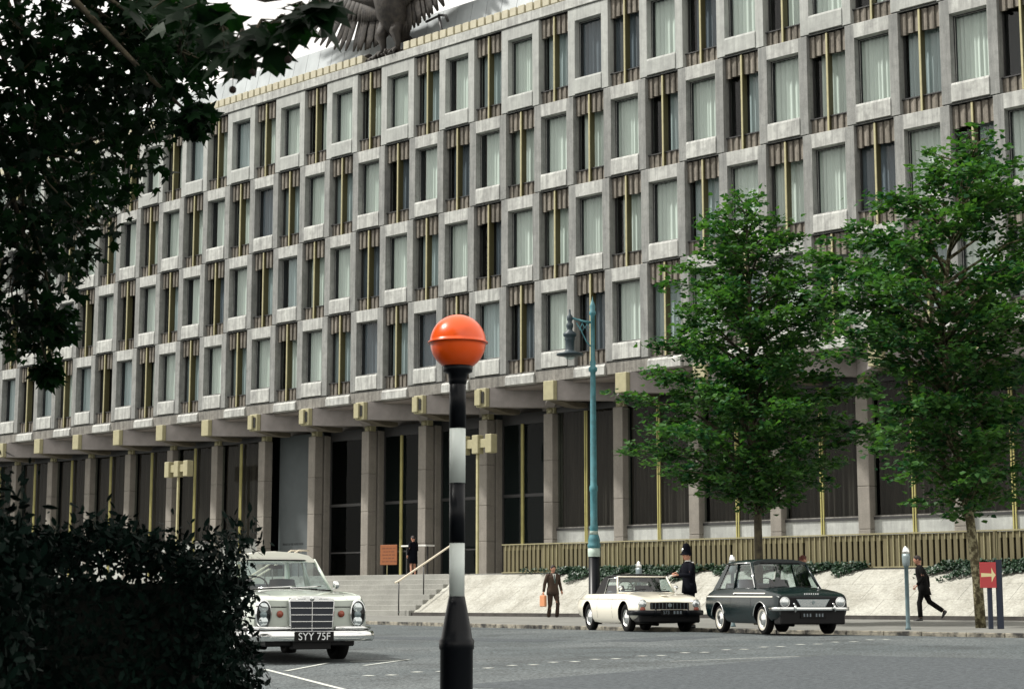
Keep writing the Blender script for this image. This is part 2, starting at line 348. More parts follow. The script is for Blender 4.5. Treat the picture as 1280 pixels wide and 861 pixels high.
def text(name, body, size, m, parent, loc, rot, ext=0.003, sx=1.0, align='CENTER'):
    cu = bpy.data.curves.new(name, 'FONT'); cu.body = body; cu.size = size; cu.extrude = ext; cu.align_x = align; cu.align_y = 'CENTER'
    cu.offset = 0.0
    t = bpy.data.objects.new(name, cu); col.objects.link(t)
    dg = bpy.context.evaluated_depsgraph_get(); me = bpy.data.meshes.new_from_object(t.evaluated_get(dg))
    bpy.data.objects.remove(t); me.name = name; me.materials.clear(); me.materials.append(M[m])
    o = bpy.data.objects.new(name, me); col.objects.link(o); o.location = loc; o.rotation_euler = rot; o.scale = (sx, 1, 1)
    if parent is not None: o.parent = parent
    return o

# ------------------------------------------------------------------ ground, road, pavement
KERB = [(-60, -9.0), (-10, -9.6), (8, -10.3), (18, -11.6), (27, -14.0), (33.2, -15.9), (38.3, -17.1), (44.2, -17.75), (48.2, -18.0), (60, -18.8), (90, -20.5), (140, -23)]
def kerb_y(x):
    for (a, ya), (b, yb) in zip(KERB, KERB[1:]):
        if a <= x <= b: return ya+(yb-ya)*(x-a)/(b-a)
    return KERB[0][1] if x < 0 else KERB[-1][1]
def interp(t, tab):
    if t <= tab[0][0]: return tab[0][1]
    for (a, va), (b, vb) in zip(tab, tab[1:]):
        if t <= b: return va+(vb-va)*(t-a)/(b-a)
    return tab[-1][1]
def road_z(x, y):
    d = kerb_y(x)-y
    return interp(d, [(0, .87), (.8, .92), (1.6, .95), (3.5, .945), (8, .85), (14, .71), (18, .62), (24, .42), (32, .25), (60, .2)])
g = MB(); g.box(-500, 600, -600, 500, -1.2, -0.6)
g.v = [(x, y, z) for x, y, z in g.v]
struct(g.build('ground', M['asphalt']))
rb = MB(); xs = [-60, -30, -10, 8, 18, 27, 30, 33.2, 36, 38.3, 41, 44.2, 48.2, 52, 60, 75, 90, 140]
ds = [0, .8, 1.6, 2.5, 3.5, 5.5, 8, 11, 14, 18, 21, 24, 32, 60, 90]
vs = []
for x in xs:
    for d in ds: y = kerb_y(x)-d; vs.append((x, y, road_z(x, y)))
n = len(ds)
rb.add(vs, [(i*n+j, i*n+j+1, (i+1)*n+j+1, (i+1)*n+j) for i in range(len(xs)-1) for j in range(n-1)], 0, True)
struct(rb.build('road', M['asphalt']))
WB, WT = -7.3, -5.05          # foot and head of the sloping wall
pv = MB(); vs = []
for x in xs: vs += [(x, kerb_y(x)+0.16, 1.0), (x, WB+0.4, 1.10)]
pv.add(vs, [(2*i, 2*i+2, 2*i+3, 2*i+1) for i in range(len(xs)-1)])
struct(pv.build('pavement', M['paving']))
kb = MB()
x = -58.0
def ktop(x): return Vector((x, kerb_y(x), 0))
while x < 138:
    L = random.uniform(.75, 1.05); a, b = ktop(x), ktop(x+L-.012)
    d = (b-a).normalized(); nn = Vector((-d.y, d.x, 0))*0.17
    hh = 0.998+random.uniform(-.004, .004)
    kb.prism([(a.x, a.y), (b.x, b.y), (b.x+nn.x, b.y+nn.y), (a.x+nn.x, a.y+nn.y)], .6, hh, 0)
    x += L
struct(kb.build('kerb', M['kerb'], bevel=0.012))
mk = MB()
def strip(p, q, wd):
    p, q = Vector((*p, 0)), Vector((*q, 0)); d = (q-p).normalized(); nn = Vector((-d.y, d.x, 0))*wd/2
    k = max(1, int((q-p).length/0.5)); pts = [p+(q-p)*i/k for i in range(k+1)]
    for a, b in zip(pts, pts[1:]):
        mk.add([(c.x, c.y, road_z(c.x, c.y)+.006) for c in (a-nn, b-nn, b+nn, a+nn)], [(0, 1, 2, 3)])
strip((45.1, -33.26), (49.56, -35.66), .07); strip((45.72, -33.41), (44.61, -31.73), .07); strip((45.65, -31.97), (44.98, -30.51), .07)
strip((45.1, -30.6), (44.6, -31.3), .08)
yy = -33.6
while yy > -999 and yy < -22:
    for dx, dy in ((0, 0), (.20, .16)): 
        cx = 47.55+dx*0.8+random.uniform(-.03, .03); cy = yy+dy*1.5
        strip((cx-.07, cy), (cx+.07, cy), .12)
    yy += 1.02 if yy > -30 else .86
strip((48.9, -29.3), (49.74, -27.45), .035); strip((46.44, -16.9-1.6), (48.4, -17.4-1.6), .09)
struct(mk.build('road_markings', M['white_paint']))
mk = MB()
def patch(x0, y0, x1, y1):
    nx = max(2, int(abs(x1-x0)/.6)); ny = max(2, int(abs(y1-y0)/.6))
    vs = [(x0+(x1-x0)*i/nx, y0+(y1-y0)*j/ny, road_z(x0+(x1-x0)*i/nx, y0+(y1-y0)*j/ny)+.003) for i in range(nx+1) for j in range(ny+1)]
    mk.add(vs, [(i*(ny+1)+j, (i+1)*(ny+1)+j, (i+1)*(ny+1)+j+1, i*(ny+1)+j+1) for i in range(nx) for j in range(ny)])
patch(49.9, -34.5, 62, -26.9); patch(43.2, -24.2, 44.3, -21.9); patch(33, -25.0, 42.5, -23.9)
struct(mk.build('road_patches', M['asphalt_patch']))
tr_ = MB()
for z, y0, y1 in ((2.5, WT+0.12, 12),): tr_.box(-60, 90, y0, y1, 1.9, z)
struct(tr_.build('terrace', M['step']))

# ------------------------------------------------------------------ steps and sloping wall
XR = 20.4                                            # right end of the stairs
stp = thing('entrance_steps', 'wide flight of grey stone steps up to the entrance between hedge and sloping wall', 'steps', (7, WB-.2, 1.08))
def P3(o): return o.location
n = 8; rise = (2.5-1.09)/n; run = (WT+0.12-(WB-.2))/n
for i in range(n):
    b = MB(); y0 = WB-.2+i*run; xr = XR+0.04
    b.box(-8, xr, y0, WT+.12 if i == n-1 else y0+run+.05, 1.0 if i < 2 else 1.09+(i-1)*rise, 1.09+(i+1)*rise-.002)
    o = b.build('step', M['step'], stp, bevel=.01); o.matrix_parent_inverse = Matrix.Translation(-Vector(stp.location))
gl = thing('sloping_wall', 'long pale limestone wall sloping up from the pavement to the fence', 'wall', (50, WB, 1.0))
def bld(b, name, mats, parent, **k):
    o = b.build(name, mats, parent, **k); o.matrix_parent_inverse = Matrix.Translation(-Vector(parent.location)); return o
b = MB()                                             # slabs of the slope, laid with fine joints
x = XR+0.02; rows = 3
segs = []
while x < 88:
    L = 1.48
    for k in range(rows):
        t0, t1 = k/rows, (k+1)/rows
        y0, y1 = WB+(WT-WB)*t0, WB+(WT-WB)*t1-.010; z0, z1 = 1.20+(2.46-1.20)*t0, 1.20+(2.46-1.20)*t1-.003
        o = (k % 2)*.74
        xa, xb = x+o, x+o+L-.010
        if x == XR+0.02 and k % 2: b.add([(x, y0, z0), (x+.726, y0, z0), (x+.726, y1, z1), (x, y1, z1)], [(0, 1, 2, 3)])
        b.add([(xa, y0, z0), (xb, y0, z0), (xb, y1, z1), (xa, y1, z1)], [(0, 1, 2, 3)])
    x += L
bld(b, 'slope_slabs', 'glacis', gl, recalc=False)
b = MB(); b.extr([(XR, WB+.02, 1.16), (XR, WT, 2.44), (XR, WT+.1, 2.44), (XR, WT+.1, .9), (XR, WB+.02, .9)], (70, 0, 0)); bld(b, 'slope_backing', 'step_dark', gl)
b = MB(); b.box(XR-.3, 90, WB-.10, WB+.01, .95, 1.195); bld(b, 'plinth', 'step_dark', gl)
b = MB()
for i in range(n):
    y0 = WB-.2+i*run; b.box(XR+.05, XR+.09, y0, y0+run, 1.0, 1.09+(i+1)*rise-.01)
# ------------------------------------------------------------------ fence
fn = thing('slatted_fence', 'long olive gold slatted metal fence along the top of the sloping wall', 'fence', (22, WT+.2, 2.5))
FX0 = 22.35; FY = WT+.14
x = FX0; bay = 2.62; k = 0
while x < 62:
    b = MB()
    # ten open slats, then solid corrugation
    sw = .118; gp = .072; xx = x
    for j in range(9):
        b.box(xx, xx+sw, FY, FY+.05, 2.54, 3.43, 0); b.box(xx+sw-.002, xx+sw+.022, FY-.03, FY+.05, 3.26, 3.43, 1)
        b.box(xx+sw+.02, xx+sw+gp, FY+.03, FY+.05, 3.26, 3.43, 0)
        xx += sw+gp
    while xx < x+bay-.1:
        b.box(xx, xx+.16, FY+.02, FY+.07, 2.54, 3.43, 0); b.box(xx+.16, xx+.185, FY-.02, FY+.07, 2.54, 3.43, 1)
        xx += .185
    bld(b, 'slat_panel', ['fence', 'fence_edge'], fn)
    b = MB(); b.box(x+bay-.075, x+bay-.02, FY-.04, FY+.1, 2.5, 3.44); bld(b, 'post', 'fence', fn)
    x += bay
b = MB(); b.box(FX0, 64, FY+.115, FY+.13, 2.5, 3.40); bld(b, 'dark_gap_sheet', 'fence_gap_dark', fn)  # added dark sheet, so the slat gaps read as shaded depth
b = MB(); b.box(FX0-.05, 64, FY-.045, FY+.11, 3.441, 3.475); bld(b, 'top_rail', 'fence_edge', fn)
b = MB(); b.box(FX0-.05, 64, FY-.045, FY+.11, 2.505, 2.54); bld(b, 'bottom_rail', 'fence_edge', fn)

# ------------------------------------------------------------------ office building
Z0 = 10.143; H = 3.417; BW = 1.995; GAP = P-BW
bl = thing('office_building', 'long grey stone office building with staggered window frames above a columned ground floor', 'building', (20, 2, 2.5))
def frame_mesh():
    b = MB(); z0, z1 = .02, H-.02; ox0, ox1, oz0, oz1 = .35, 1.66, .68, H-.50
    W = BW; d = .30
    # front ring: jambs (grey) between head and sill (pale)
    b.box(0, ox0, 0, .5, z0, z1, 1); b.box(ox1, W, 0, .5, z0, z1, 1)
    b.box(ox0, ox1, 0.0, .5, oz1, z1, 0)
    b.extr([(ox0, -.035, z0+.03), (ox0, -.035, oz0-.10), (ox0, .0, oz0-.02), (ox0, .28, oz0+.03), (ox0, .5, oz0+.03), (ox0, .5, z0+.03)], (ox1-ox0, 0, 0), 0)
    # inner jambs behind the glass, painted dark for the unlit room
    b.box(ox0-.001, ox0+.012, .30, .56, oz0, oz1, 2); b.box(ox1-.012, ox1+.001, .30, .56, oz0, oz1, 2)
    b.box(ox0, ox1, .30, .56, oz1-.012, oz1+.001, 2)
    b.box(ox0, ox0+.05, .27, .33, oz0+.03, oz1, 2); b.box(ox0, ox1, .27, .33, oz1-.05, oz1, 2); b.box(ox0, ox1, .27, .33, oz0+.03, oz0+.07, 2)
    # thin dark joint under the frame
    b.box(0.02, W-.02, .03, .5, -.02, z0, 2)
    return b
def curtain(x0, x1, z0, z1, y, amp=.035, step=.03, lean=0):
    b = MB(); xs_ = []; x = x0; ph = random.random()*6
    while x < x1: xs_.append(x); x += step*random.uniform(.7, 1.3)
    xs_.append(x1); vs = []
    f1 = random.uniform(28, 40)
    for q in xs_:
        a = amp*math.sin(q*f1+ph)+amp*.5*math.sin(q*f1*.37+ph*2)
        vs += [(q, y+a, z0), (q+lean*(q-x0)*0, y+a*.8, z1)]
    k = len(xs_); b.add(vs, [(2*i, 2*i+2, 2*i+3, 2*i+1) for i in range(k-1)], 0, True)
    return b
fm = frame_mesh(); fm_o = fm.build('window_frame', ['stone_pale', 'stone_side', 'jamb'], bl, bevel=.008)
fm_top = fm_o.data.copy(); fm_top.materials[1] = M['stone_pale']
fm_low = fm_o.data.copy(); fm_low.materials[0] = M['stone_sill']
bpy.data.objects.remove(fm_o)
def pane_mesh(x0, x1, z0, z1, y):
    b = MB(); b.add([(x0, y, z0), (x1, y, z0), (x1, y, z1), (x0, y, z1)], [(0, 1, 2, 3)]); return b
pane_a = pane_mesh(.36, 1.65, .70, H-.51, .305).build('pane', 'glass', weld=False, recalc=False).data
bpy.data.objects.remove(bpy.data.objects['pane'])
curts = []
for i, (a, c) in enumerate(((.30, 1.70), (.30, 1.70), (.52, 1.70), (.95, 1.70))):
    for mm in ('curtA', 'curtB', 'curtC'):
        o = curtain(a, c, .66, H-.48, .47).build('curtain', mm, recalc=False); curts.append((i, mm, o.data)); bpy.data.objects.remove(o)
def pick(mods, mm): 
    c = [d for i, m_, d in curts if i in mods and m_ == mm]; return random.choice(c)
def flute_mesh():
    b = MB(); n = 6; W = GAP+.04; st = W/n
    def fl(z0, z1, y0, y1, scallop):
        for i in range(n):
            a = -.02+i*st; m_ = a+st*.78
            zb = z0+(random.uniform(-.03, .03)-.05 if scallop else 0)
            # slanting face plus return face of each flute
            b.extr([(a, y1, zb), (m_, y0, zb-(.05 if scallop else 0)), (a+st, y0+.01, zb-(.05 if scallop else 0)), (a+st, y1+.12, zb), (a, y1+.12, zb)], (0, 0, z1-zb), 0)
    fl(H-.68, H-.02, .10, .19, True); fl(.0, .50, .14, .21, False)
    b.box(0, GAP, .30, .5, .0, .52, 0); b.box(0, GAP, .26, .5, H-.66, H, 0)
    b.box(0, GAP, .12, .34, .50, .535, 1)
    b.box(0, .045, .33, .41, .52, H-.6, 1); b.box(GAP-.045, GAP, .33, .41, .52, H-.6, 1)
    return b.build('fluted_bay', ['fluted', 'dark_frame'], bevel=0)
fo = flute_mesh(); flm = fo.data; bpy.data.objects.remove(fo)
pane_b = pane_mesh(.0, GAP, .53, H-.62, .37).build('pane', 'glass', weld=False, recalc=False); pbm = pane_b.data; bpy.data.objects.remove(pane_b)
b = MB(); b.box(GAP/2-.034, GAP/2+.034, .04, .08, .0, H-.06, 0); b.box(GAP/2-.022, GAP/2+.022, .0815, .36, .0, H-.06, 1)
mo = b.build('mullion', ['gold', 'olive'], bevel=.006); mlm = mo.data; bpy.data.objects.remove(mo)
curt_b = {}
for mm in ('curtA', 'curtB', 'curtC'):
    for i, (a, c) in enumerate(((.0, GAP), (.10, GAP), (GAP*.5, GAP), (0.25, GAP))):
        o = curtain(a, c, .5, H-.6, .52).build('curtain', mm, recalc=False); curt_b[(mm, i)] = o.data; bpy.data.objects.remove(o)
def inst(name, me, parent, loc=(0, 0, 0)):
    o = bpy.data.objects.new(name, me); col.objects.link(o); o.parent = parent; o.location = loc; return o
BL = Vector(bl.location)
MR = range(-8, 13)
for row in range(4):              # row 0 is the lowest
    k = row; off = 0.5 if row % 2 == 0 else 0.0
    for m_ in MR:
        mm_ = m_+off
        X = mm_*P; Z = Z0+k*H
        me = fm_top if row == 3 else fm_low
        wdw = inst('window', me, bl, Vector((X, 0, Z))-BL)
        inst('pane', pane_a, wdw)
        dark = random.random()
        far = m_ < -1 and row == 0
        mt = 'curtB' if (far and dark < .6) else ('curtC' if dark < (.30 if row == 0 else .06) else 'curtA' if dark < .88 else 'curtB')
        inst('curtain', pick((0, 1) if random.random() < .7 else (0, 2), mt), wdw)
        if m_ == MR[-1] and off: continue
        X2 = X+BW
        fb = inst('fluted_window', flm, bl, Vector((X2, 0, Z))-BL)
        inst('pane', pbm, fb); inst('mullion', mlm, fb)
        mt = random.choices(('curtA', 'curtB', 'curtC'), (.45, .35, .2))[0]
        inst('curtain', curt_b[(mt, random.randrange(4))], fb)
XL, XRR = MR[0]*P, (MR[-1]+.5)*P+BW
# core walls, side walls, room backing
b = MB(); b.box(XL-1.75, XRR, 1.4, 22, Z0-.45, Z0+4*H+.3, 0); bld(b, 'wall', 'room', bl)
b = MB(); b.box(XL-2.2, XL-1.76, .3, 22.3, Z0-.45, Z0+4*H+.55); b.box(XRR+.01, XRR+.4, 0, 22.3, Z0-.45, Z0+4*H+.55); b.box(XL-1.75, XRR, 22.0, 22.3, Z0-.45, Z0+4*H+.55)
for row in (1, 3): b.box(XL-1.75, XL, .02, .5, Z0+row*H+.0, Z0+(row+1)*H)
b.box(XL-.0, XL+.0, 0, .1, 0, .1)
for row in (0, 2): pass
b.box(XL-1.75, XL+1.75, .3, 1.4, Z0, Z0+4*H); bld(b, 'side_wall', 'core', bl)
for k in (1, 2, 3): b = MB(); b.box(XL-1.7, XRR-.01, .52, 1.5, Z0+k*H-.12, Z0+k*H+.10); bld(b, 'floor_slab', 'room', bl)
# weathered course under the windows with projecting blocks below the fluted bays
b = MB(); b.box(XL-1.75, XRR, 0.015, 3.4, Z0-.46, Z0-.045, 0); b.box(XL-1.75, XRR, .06, .5, Z0-.045, Z0, 2)
for m_ in MR:
    X = (m_+.5)*P; b.extr([(X, -.06, Z0-.45), (X, -.06, Z0-.16), (X, .02, Z0-.05), (X, .2, Z0-.05), (X, .2, Z0-.47), (X, .0, Z0-.47)], (-GAP, 0, 0), 1)
    xc = X+BW/2; b.box(xc-.2, xc+.24, -.02, .1, Z0-.50, Z0-.44, 1)
bld(b, 'stone_course', ['stone_slab', 'stone_sill', 'dark_frame'], bl, bevel=.01)
b = MB(); b.box(XL-1.7, XRR, .3, 6, Z0-.56, Z0-.465); bld(b, 'soffit', 'soffit', bl)
# diagonal beams of the ground floor frame, each with a painted end
zb0, zb1 = 8.93, Z0-.47
for m_ in MR:
    X = (m_+.5)*P+BW/2; yb = -.12; hw = .25
    bm_ = MB()
    L = 3.3
    q = hw*math.sqrt(2)
    for sg, dz, mi in ((1, 0, 0), (-1, .004, 0)):
        pts = [(X-.26, yb), (X+.26, yb), (X+.26+sg*L, yb+L), (X-.26+sg*L, yb+L)]
        bm_.prism(pts, zb0+dz, zb1-dz, mi)
    # sloping underside at the nose
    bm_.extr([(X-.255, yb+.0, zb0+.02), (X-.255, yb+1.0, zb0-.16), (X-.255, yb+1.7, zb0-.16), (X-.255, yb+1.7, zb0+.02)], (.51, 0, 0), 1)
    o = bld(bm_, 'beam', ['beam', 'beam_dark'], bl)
    e = MB(); e.box(X-.262, X+.262, yb-.22, yb-.002, zb0-.0, zb1-.02)
    oe = bld(e, 'beam_end', 'gold_end', o, bevel=.02); oe.parent = o; oe.matrix_parent_inverse = o.matrix_parent_inverse.copy() @ Matrix()
    oe.matrix_parent_inverse = Matrix.Identity(4)
    oe.matrix_parent_inverse = Matrix.Identity(4)
    e2 = MB()
    if 0 <= m_ <= 4:
        e2.box(X+.03, X+.17, yb-.26, yb-.225, zb0+.14, zb1-.16); ob = bld(e2, 'flood_lamp', 'dark_frame', o); ob.matrix_parent_inverse = Matrix.Identity(4)
        e2 = MB(); e2.box(X-.24, X+.05, yb-.34, yb-.226, zb0+.06, zb1-.08); ob = bld(e2, 'lamp_cover', 'gold_end', o, bevel=.01); ob.matrix_parent_inverse = Matrix.Identity(4)
# columns
COLS = []
for m_ in list(MR):
    X = (m_+.5)*P+BW/2+P/2-P; COLS.append(X)
for X in COLS:
    b = MB(); zz = 2.5; hh = [3.9, 5.3, 6.9, 8.70]
    for z1 in hh: b.box(X-.23, X+.23, 1.55, 2.01, zz, z1-.006); zz = z1
    c = bld(b, 'column', 'stone_col', bl, bevel=.018)
    e = MB(); e.lathe([(.001, 0), (.10, .0), (.13, .06), (.13, .15), (.09, .2), (.09, .26), (.001, .26)], 16, 0, (X, 1.72, 8.69)); e.box(X-.2, X+.2, 1.7, 1.98, 8.71, 8.93)
    oc = e.build('capital', 'gold_end', c)
def glass_bay(xa, xb, kind):
    b = MB()
    if kind == 'curtain':
        y = 1.80
        b.box(xa, xb, y, y+.25, 2.5, 4.22, 0); b.box(xa, xb, y-.04, y+.2, 4.221, 4.30, 1); 
        b.box(xa, xb, y-.02, y+.02, 4.302, 4.34, 2)
        o = bld(b, 'lobby_window', ['stone_pale', 'dark_frame', 'stone_slab'], bl)
        e = pane_mesh(xa, xb, 4.3, 8.72, y+.08); q = e.build('pane', 'glass_dark2', o, weld=False, recalc=False)
        e = MB(); e.box(xa, xb, y, y+.12, 8.72, 8.94, 0); e.build('lintel', 'dark_frame', o)
        xm = (xa+xb)/2
        e = MB(); e.box(xm-.065, xm-.024, y-.06, y-.0, 2.5, 8.7); e.box(xm+.024, xm+.065, y-.06, y-.0, 2.5, 8.7); q = e.build('mullion', 'gold_dim', o)
        q = curtain(xa, xb, 4.28, 8.75, y+.34, .05, .05).build('curtain', 'curtG', o, recalc=False)
    else:
        y = 2.45
        e = MB(); e.box(xb-.0, xb+.46, 2.12, y, 2.5, 8.75); bld(e, 'pilaster', 'stone_col', bl, bevel=.01)
        if kind == 'wall':
            b.box(xa, xb, y-.02, y+.2, 2.5, 8.94, 0); b.box(xa, xb, y-.024, y-.02, 3.46, 3.50, 1)
            o = bld(b, 'entrance_wall', ['greywall', 'dark_frame'], bl)
            t = text('inscription', 'EMBASSY OF THE UNITED STATES', .135, 'black', o, (2.25, y-.022, 4.07), (PI/2, 0, 0), .002, .70)
        else:
            b.box(xa, xb, y, y+.1, 8.5, 8.94, 0); b.box(xa, xb, y-.03, y+.05, 5.62, 5.74, 0); b.box(xa, xb, y-.02, y+.04, 3.6, 3.66, 0)
            b.box(xa, xa+.07, y-.02, y+.06, 2.5, 8.6, 0); b.box(xb-.07, xb, y-.02, y+.06, 2.5, 8.6, 0)
            o = bld(b, 'lobby_window', ['dark_frame'], bl)
            pane_mesh(xa, xb, 2.5, 8.6, y+.03).build('pane', 'glass_dark2', o, weld=False, recalc=False)
            if kind == 'gold':
                e = MB()
                for xm in ((xa*.62+xb*.38),): e.box(xm-.06, xm-.01, y-.1, y-.032, 2.5, 8.5); e.box(xm+.01, xm+.06, y-.1, y-.032, 2.5, 8.5)
                e.box(xb-.13, xb-.09, y-.1, y-.022, 2.5, 8.5)
                e.build('mullion', 'gold_dim', o)
M['glass_dark2'] = glass_mat('lobby_window_glass', (0.55, 0.60, 0.58), -.08, .22)
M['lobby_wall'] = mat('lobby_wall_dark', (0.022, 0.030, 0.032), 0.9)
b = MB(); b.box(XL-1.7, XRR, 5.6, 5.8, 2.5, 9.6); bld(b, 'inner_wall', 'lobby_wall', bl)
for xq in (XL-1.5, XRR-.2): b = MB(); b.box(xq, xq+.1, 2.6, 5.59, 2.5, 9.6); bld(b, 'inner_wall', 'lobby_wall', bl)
KINDS = {0: 'wall', 1: 'plain', 2: 'gold', 3: 'gold', 4: 'gold'}
for i, (a, c) in enumerate(zip(COLS, COLS[1:])):
    idx = MR[0]+i; KINDS_i = KINDS.get(idx-0, 'curtain')
    glass_bay(a+.231, c-.231, KINDS_i)
# cornice, dentils, roof screen
ZT = Z0+4*H
b = MB(); b.box(XL-1.75, XRR, -.05, .6, ZT+.03, ZT+.40, 0); b.box(XL-1.75, XRR, .02, .5, ZT-.0, ZT+.03, 1); bld(b, 'cornice', ['stone_sill', 'dark_frame'], bl, bevel=.01)
for xd0, xd1 in ((XL-1.6, 9.0), (11.8, XRR-.3)):
  b = MB(); x = xd0
  while x < xd1:
    b.extr([(x, .02, ZT+.47), (x, .02, ZT+.80), (x, .42, ZT+.80), (x, .42, ZT+.41), (x, .12, ZT+.41)], (.335, 0, 0))
    x += .4375
  bld(b, 'dentil_course', 'dentil', bl, bevel=.01)
b = MB(); b.box(XL-1.7, XRR, .1, 22, ZT+.31, ZT+.41); bld(b, 'flat_roof', 'soffit', bl)
b = MB(); x = XL-1.6
while x < XRR-.9:
    b.extr([(x, 1.15, ZT+.40), (x, 1.55, ZT+2.35), (x, 1.62, ZT+2.35), (x, 1.22, ZT+.40)], (.86, 0, 0), 0)
    b.extr([(x+.86, 1.20, ZT+.40), (x+.86, 1.60, ZT+2.34), (x+.86, 1.64, ZT+2.34), (x+.86, 1.24, ZT+.40)], (.02, 0, 0), 1)
    x += .88
bld(b, 'roof_screen', ['metal_panel', 'dark_frame'], bl)
# brick stop at the break of the dentil course is part of the eagle's perch
# ------------------------------------------------------------------ eagle on the parapet
ROOFZ = ZT+.41
EGS = .86
eg = thing('eagle_statue', 'large dark bronze eagle with spread wings perched on the roof edge', 'statue', (10.6, .3, ROOFZ))
b = MB()
b.sweep([(.5, .5, .9), (.4, .3, 1.5), (.25, .05, 2.3), (.15, -.25, 3.2), (.1, -.35, 3.9), (.05, -.4, 4.3)], [(.28, .3), (.62, .62), (.95, .85), (.85, .75), (.45, .42), (.33, .32)], 14)
b.ball((.05, -.5, 4.55), .36, .42, .34)
b.build('body', 'eagle', eg)
b = MB(); b.sweep([(.05, -.85, 4.55), (.05, -1.15, 4.45), (.05, -1.28, 4.2)], [.15, .10, .02], 8); b.build('beak', 'gold', eg)
for sx in (-1, 1):
    b = MB()
    lx = .15+sx*.42
    b.sweep([(lx, .1, 1.75), (lx+sx*.12, -.2, 1.15), (lx+sx*.1, .0, .65), (lx+sx*.12, -.05, .22)], [.42, .30, .14, .13], 10)
    b.build('leg', 'eagle', eg)
    b = MB()
    for a in (-.7, -.2, .3, PI): 
        dx, dy = math.sin(a)*.42, -math.cos(a)*.42
        cx = lx+sx*.12
        b.sweep([(cx, -.05, .24), (cx+dx*.5, -.05+dy*.5, .30), (cx+dx, -.05+dy, .14), (cx+dx*1.15, -.05+dy*1.15, .0)], [.09, .10, .07, .02], 6)
    b.build('talon', 'eagle', eg)
    # wing: arm, broad cover and overlapping long feathers
    wg = MB()
    S_ = Vector((.15+sx*.5, .05, 3.0)); E_ = Vector((.15+sx*2.1, .1, 4.3)) if sx > 0 else Vector((-1.7, .1, 3.5)); T_ = Vector((sx*4.6, .2, 6.2)) if sx > 0 else Vector((-4.9, .2, 4.6))
    wg.sweep([S_, E_, T_], [.5, .34, .10], 10)
    nf = 22
    for i in range(nf):
        t = i/(nf-1)
        st = S_.lerp(E_, t*2) if t < .5 else E_.lerp(T_, (t-.5)*2)
        ang = (.10+1.25*t*t)*sx; ln = 2.0+1.4*t
        dr = Vector((math.sin(ang), .05, -math.cos(ang)))
        dy = Vector((0, .05*(i % 3), 0))
        wg.sweep([st+dy, st+dr*ln*.4+dy, st+dr*ln*.8+dy, st+dr*ln+dy], [(.20, .04), (.24, .035), (.2, .03), (.07, .02)], 8, up=Vector((0, 1, 0)))
        wg.sweep([st-Vector((0, .10, 0)), st+dr*ln*.28-Vector((0, .12, 0)), st+dr*ln*.45-Vector((0, .1, 0))], [(.22, .06), (.22, .05), (.08, .02)], 8, up=Vector((0, 1, 0)))
    wg.build('wing', 'eagle', eg)
b = MB()
for i in range(7):
    a = -.5+i/6*1.0
    b.sweep([(.45, .6, 1.3), (.6+a*.6, .9, .7), (.7+a*1.3, 1.0, .12)], [(.1, .16), (.07, .2), (.03, .12)], 6)
b.build('tail', 'eagle', eg)
b = MB()
for i in range(26):
    x = random.uniform(-1.3, 1.1); b.ball((x, random.uniform(-.35, .2), random.uniform(.02, .32)), random.uniform(.08, .2), random.uniform(.08, .18), random.uniform(.06, .18), n=7, k=4)
b.sweep([(-1.9, 0, .1), (-1.2, .05, .2), (0, 0, .12), (1.2, 0, .08)], [.1, .2, .2, .1], 8)
b.build('branch_perch', 'eagle', eg)
b = MB(); b.sweep([(3.3, .6, .1), (2.9, .6, 1.7)], .07, 6); b.sweep([(2.9, .6, 1.7), (3.5, .5, 1.5), (3.55, .6, 1.2)], .07, 6); b.sweep([(2.9, .6, 1.65), (2.1, .5, 1.5)], .06, 6); b.build('support_strut', 'dark_frame', eg)

eg.scale = (EGS, EGS, EGS)
# ------------------------------------------------------------------ handrails
def handrail(x, label):
    t = thing('handrail', label, 'handrail', (x, WB-.4, 1.08), 0, 'handrails on the entrance steps')
    y0, y1 = 0, 2.45
    b = MB(); b.sweep([(0, y0-.12, 1.10), (0, y0+.05, 1.16), (0, y1, 2.38), (0, y1+.5, 2.38)], .035, 8); b.build('rail', 'rail', t)
    for yy, zt, zb in ((y0+.05, 1.13, 0.02), (y0+1.2, 1.72, .65), (y1, 2.36, 1.4)): 
        b = MB(); b.sweep([(0, yy, zb), (0, yy, zt)], .022, 8); b.build('post', 'dark_frame', t)
    return t
handrail(20.15-.05, 'cream handrail on thin black posts at the right end of the steps beside the beacon')
handrail(11.95, 'cream handrail on the steps left of its neighbour, behind the silver car roof')
handrail(11.5, 'cream handrail furthest left on the steps, seen through the silver car windscreen')

# ------------------------------------------------------------------ triple lanterns
def lantern(x, y, label, z=7.55):
    t = thing('lantern_post', label, 'lantern', (x, y, 2.5), 0, 'gold triple lanterns before the columns')
    zz = z-2.5
    b = MB(); b.box(-.045, .045, -.045, .045, 0, zz-.3); b.build('post', 'gold', t)
    b = MB(); b.box(-.75, .75, -.09, .09, zz-.14, zz+.2); b.build('crossbar', 'gold_end', t, bevel=.01)
    for q in (-.72, 0, .72):
        b = MB(); b.box(q-.17, q+.17, -.17, .17, zz-.36, zz+.36); b.build('lamp_box', 'gold_end', t, bevel=.02)
    return t
lantern(-2.9, -.15, 'gold triple box lantern on a post before the columns above the hedge')
lantern(16.15, .1, 'gold triple box lantern half hidden behind the striped beacon pole')
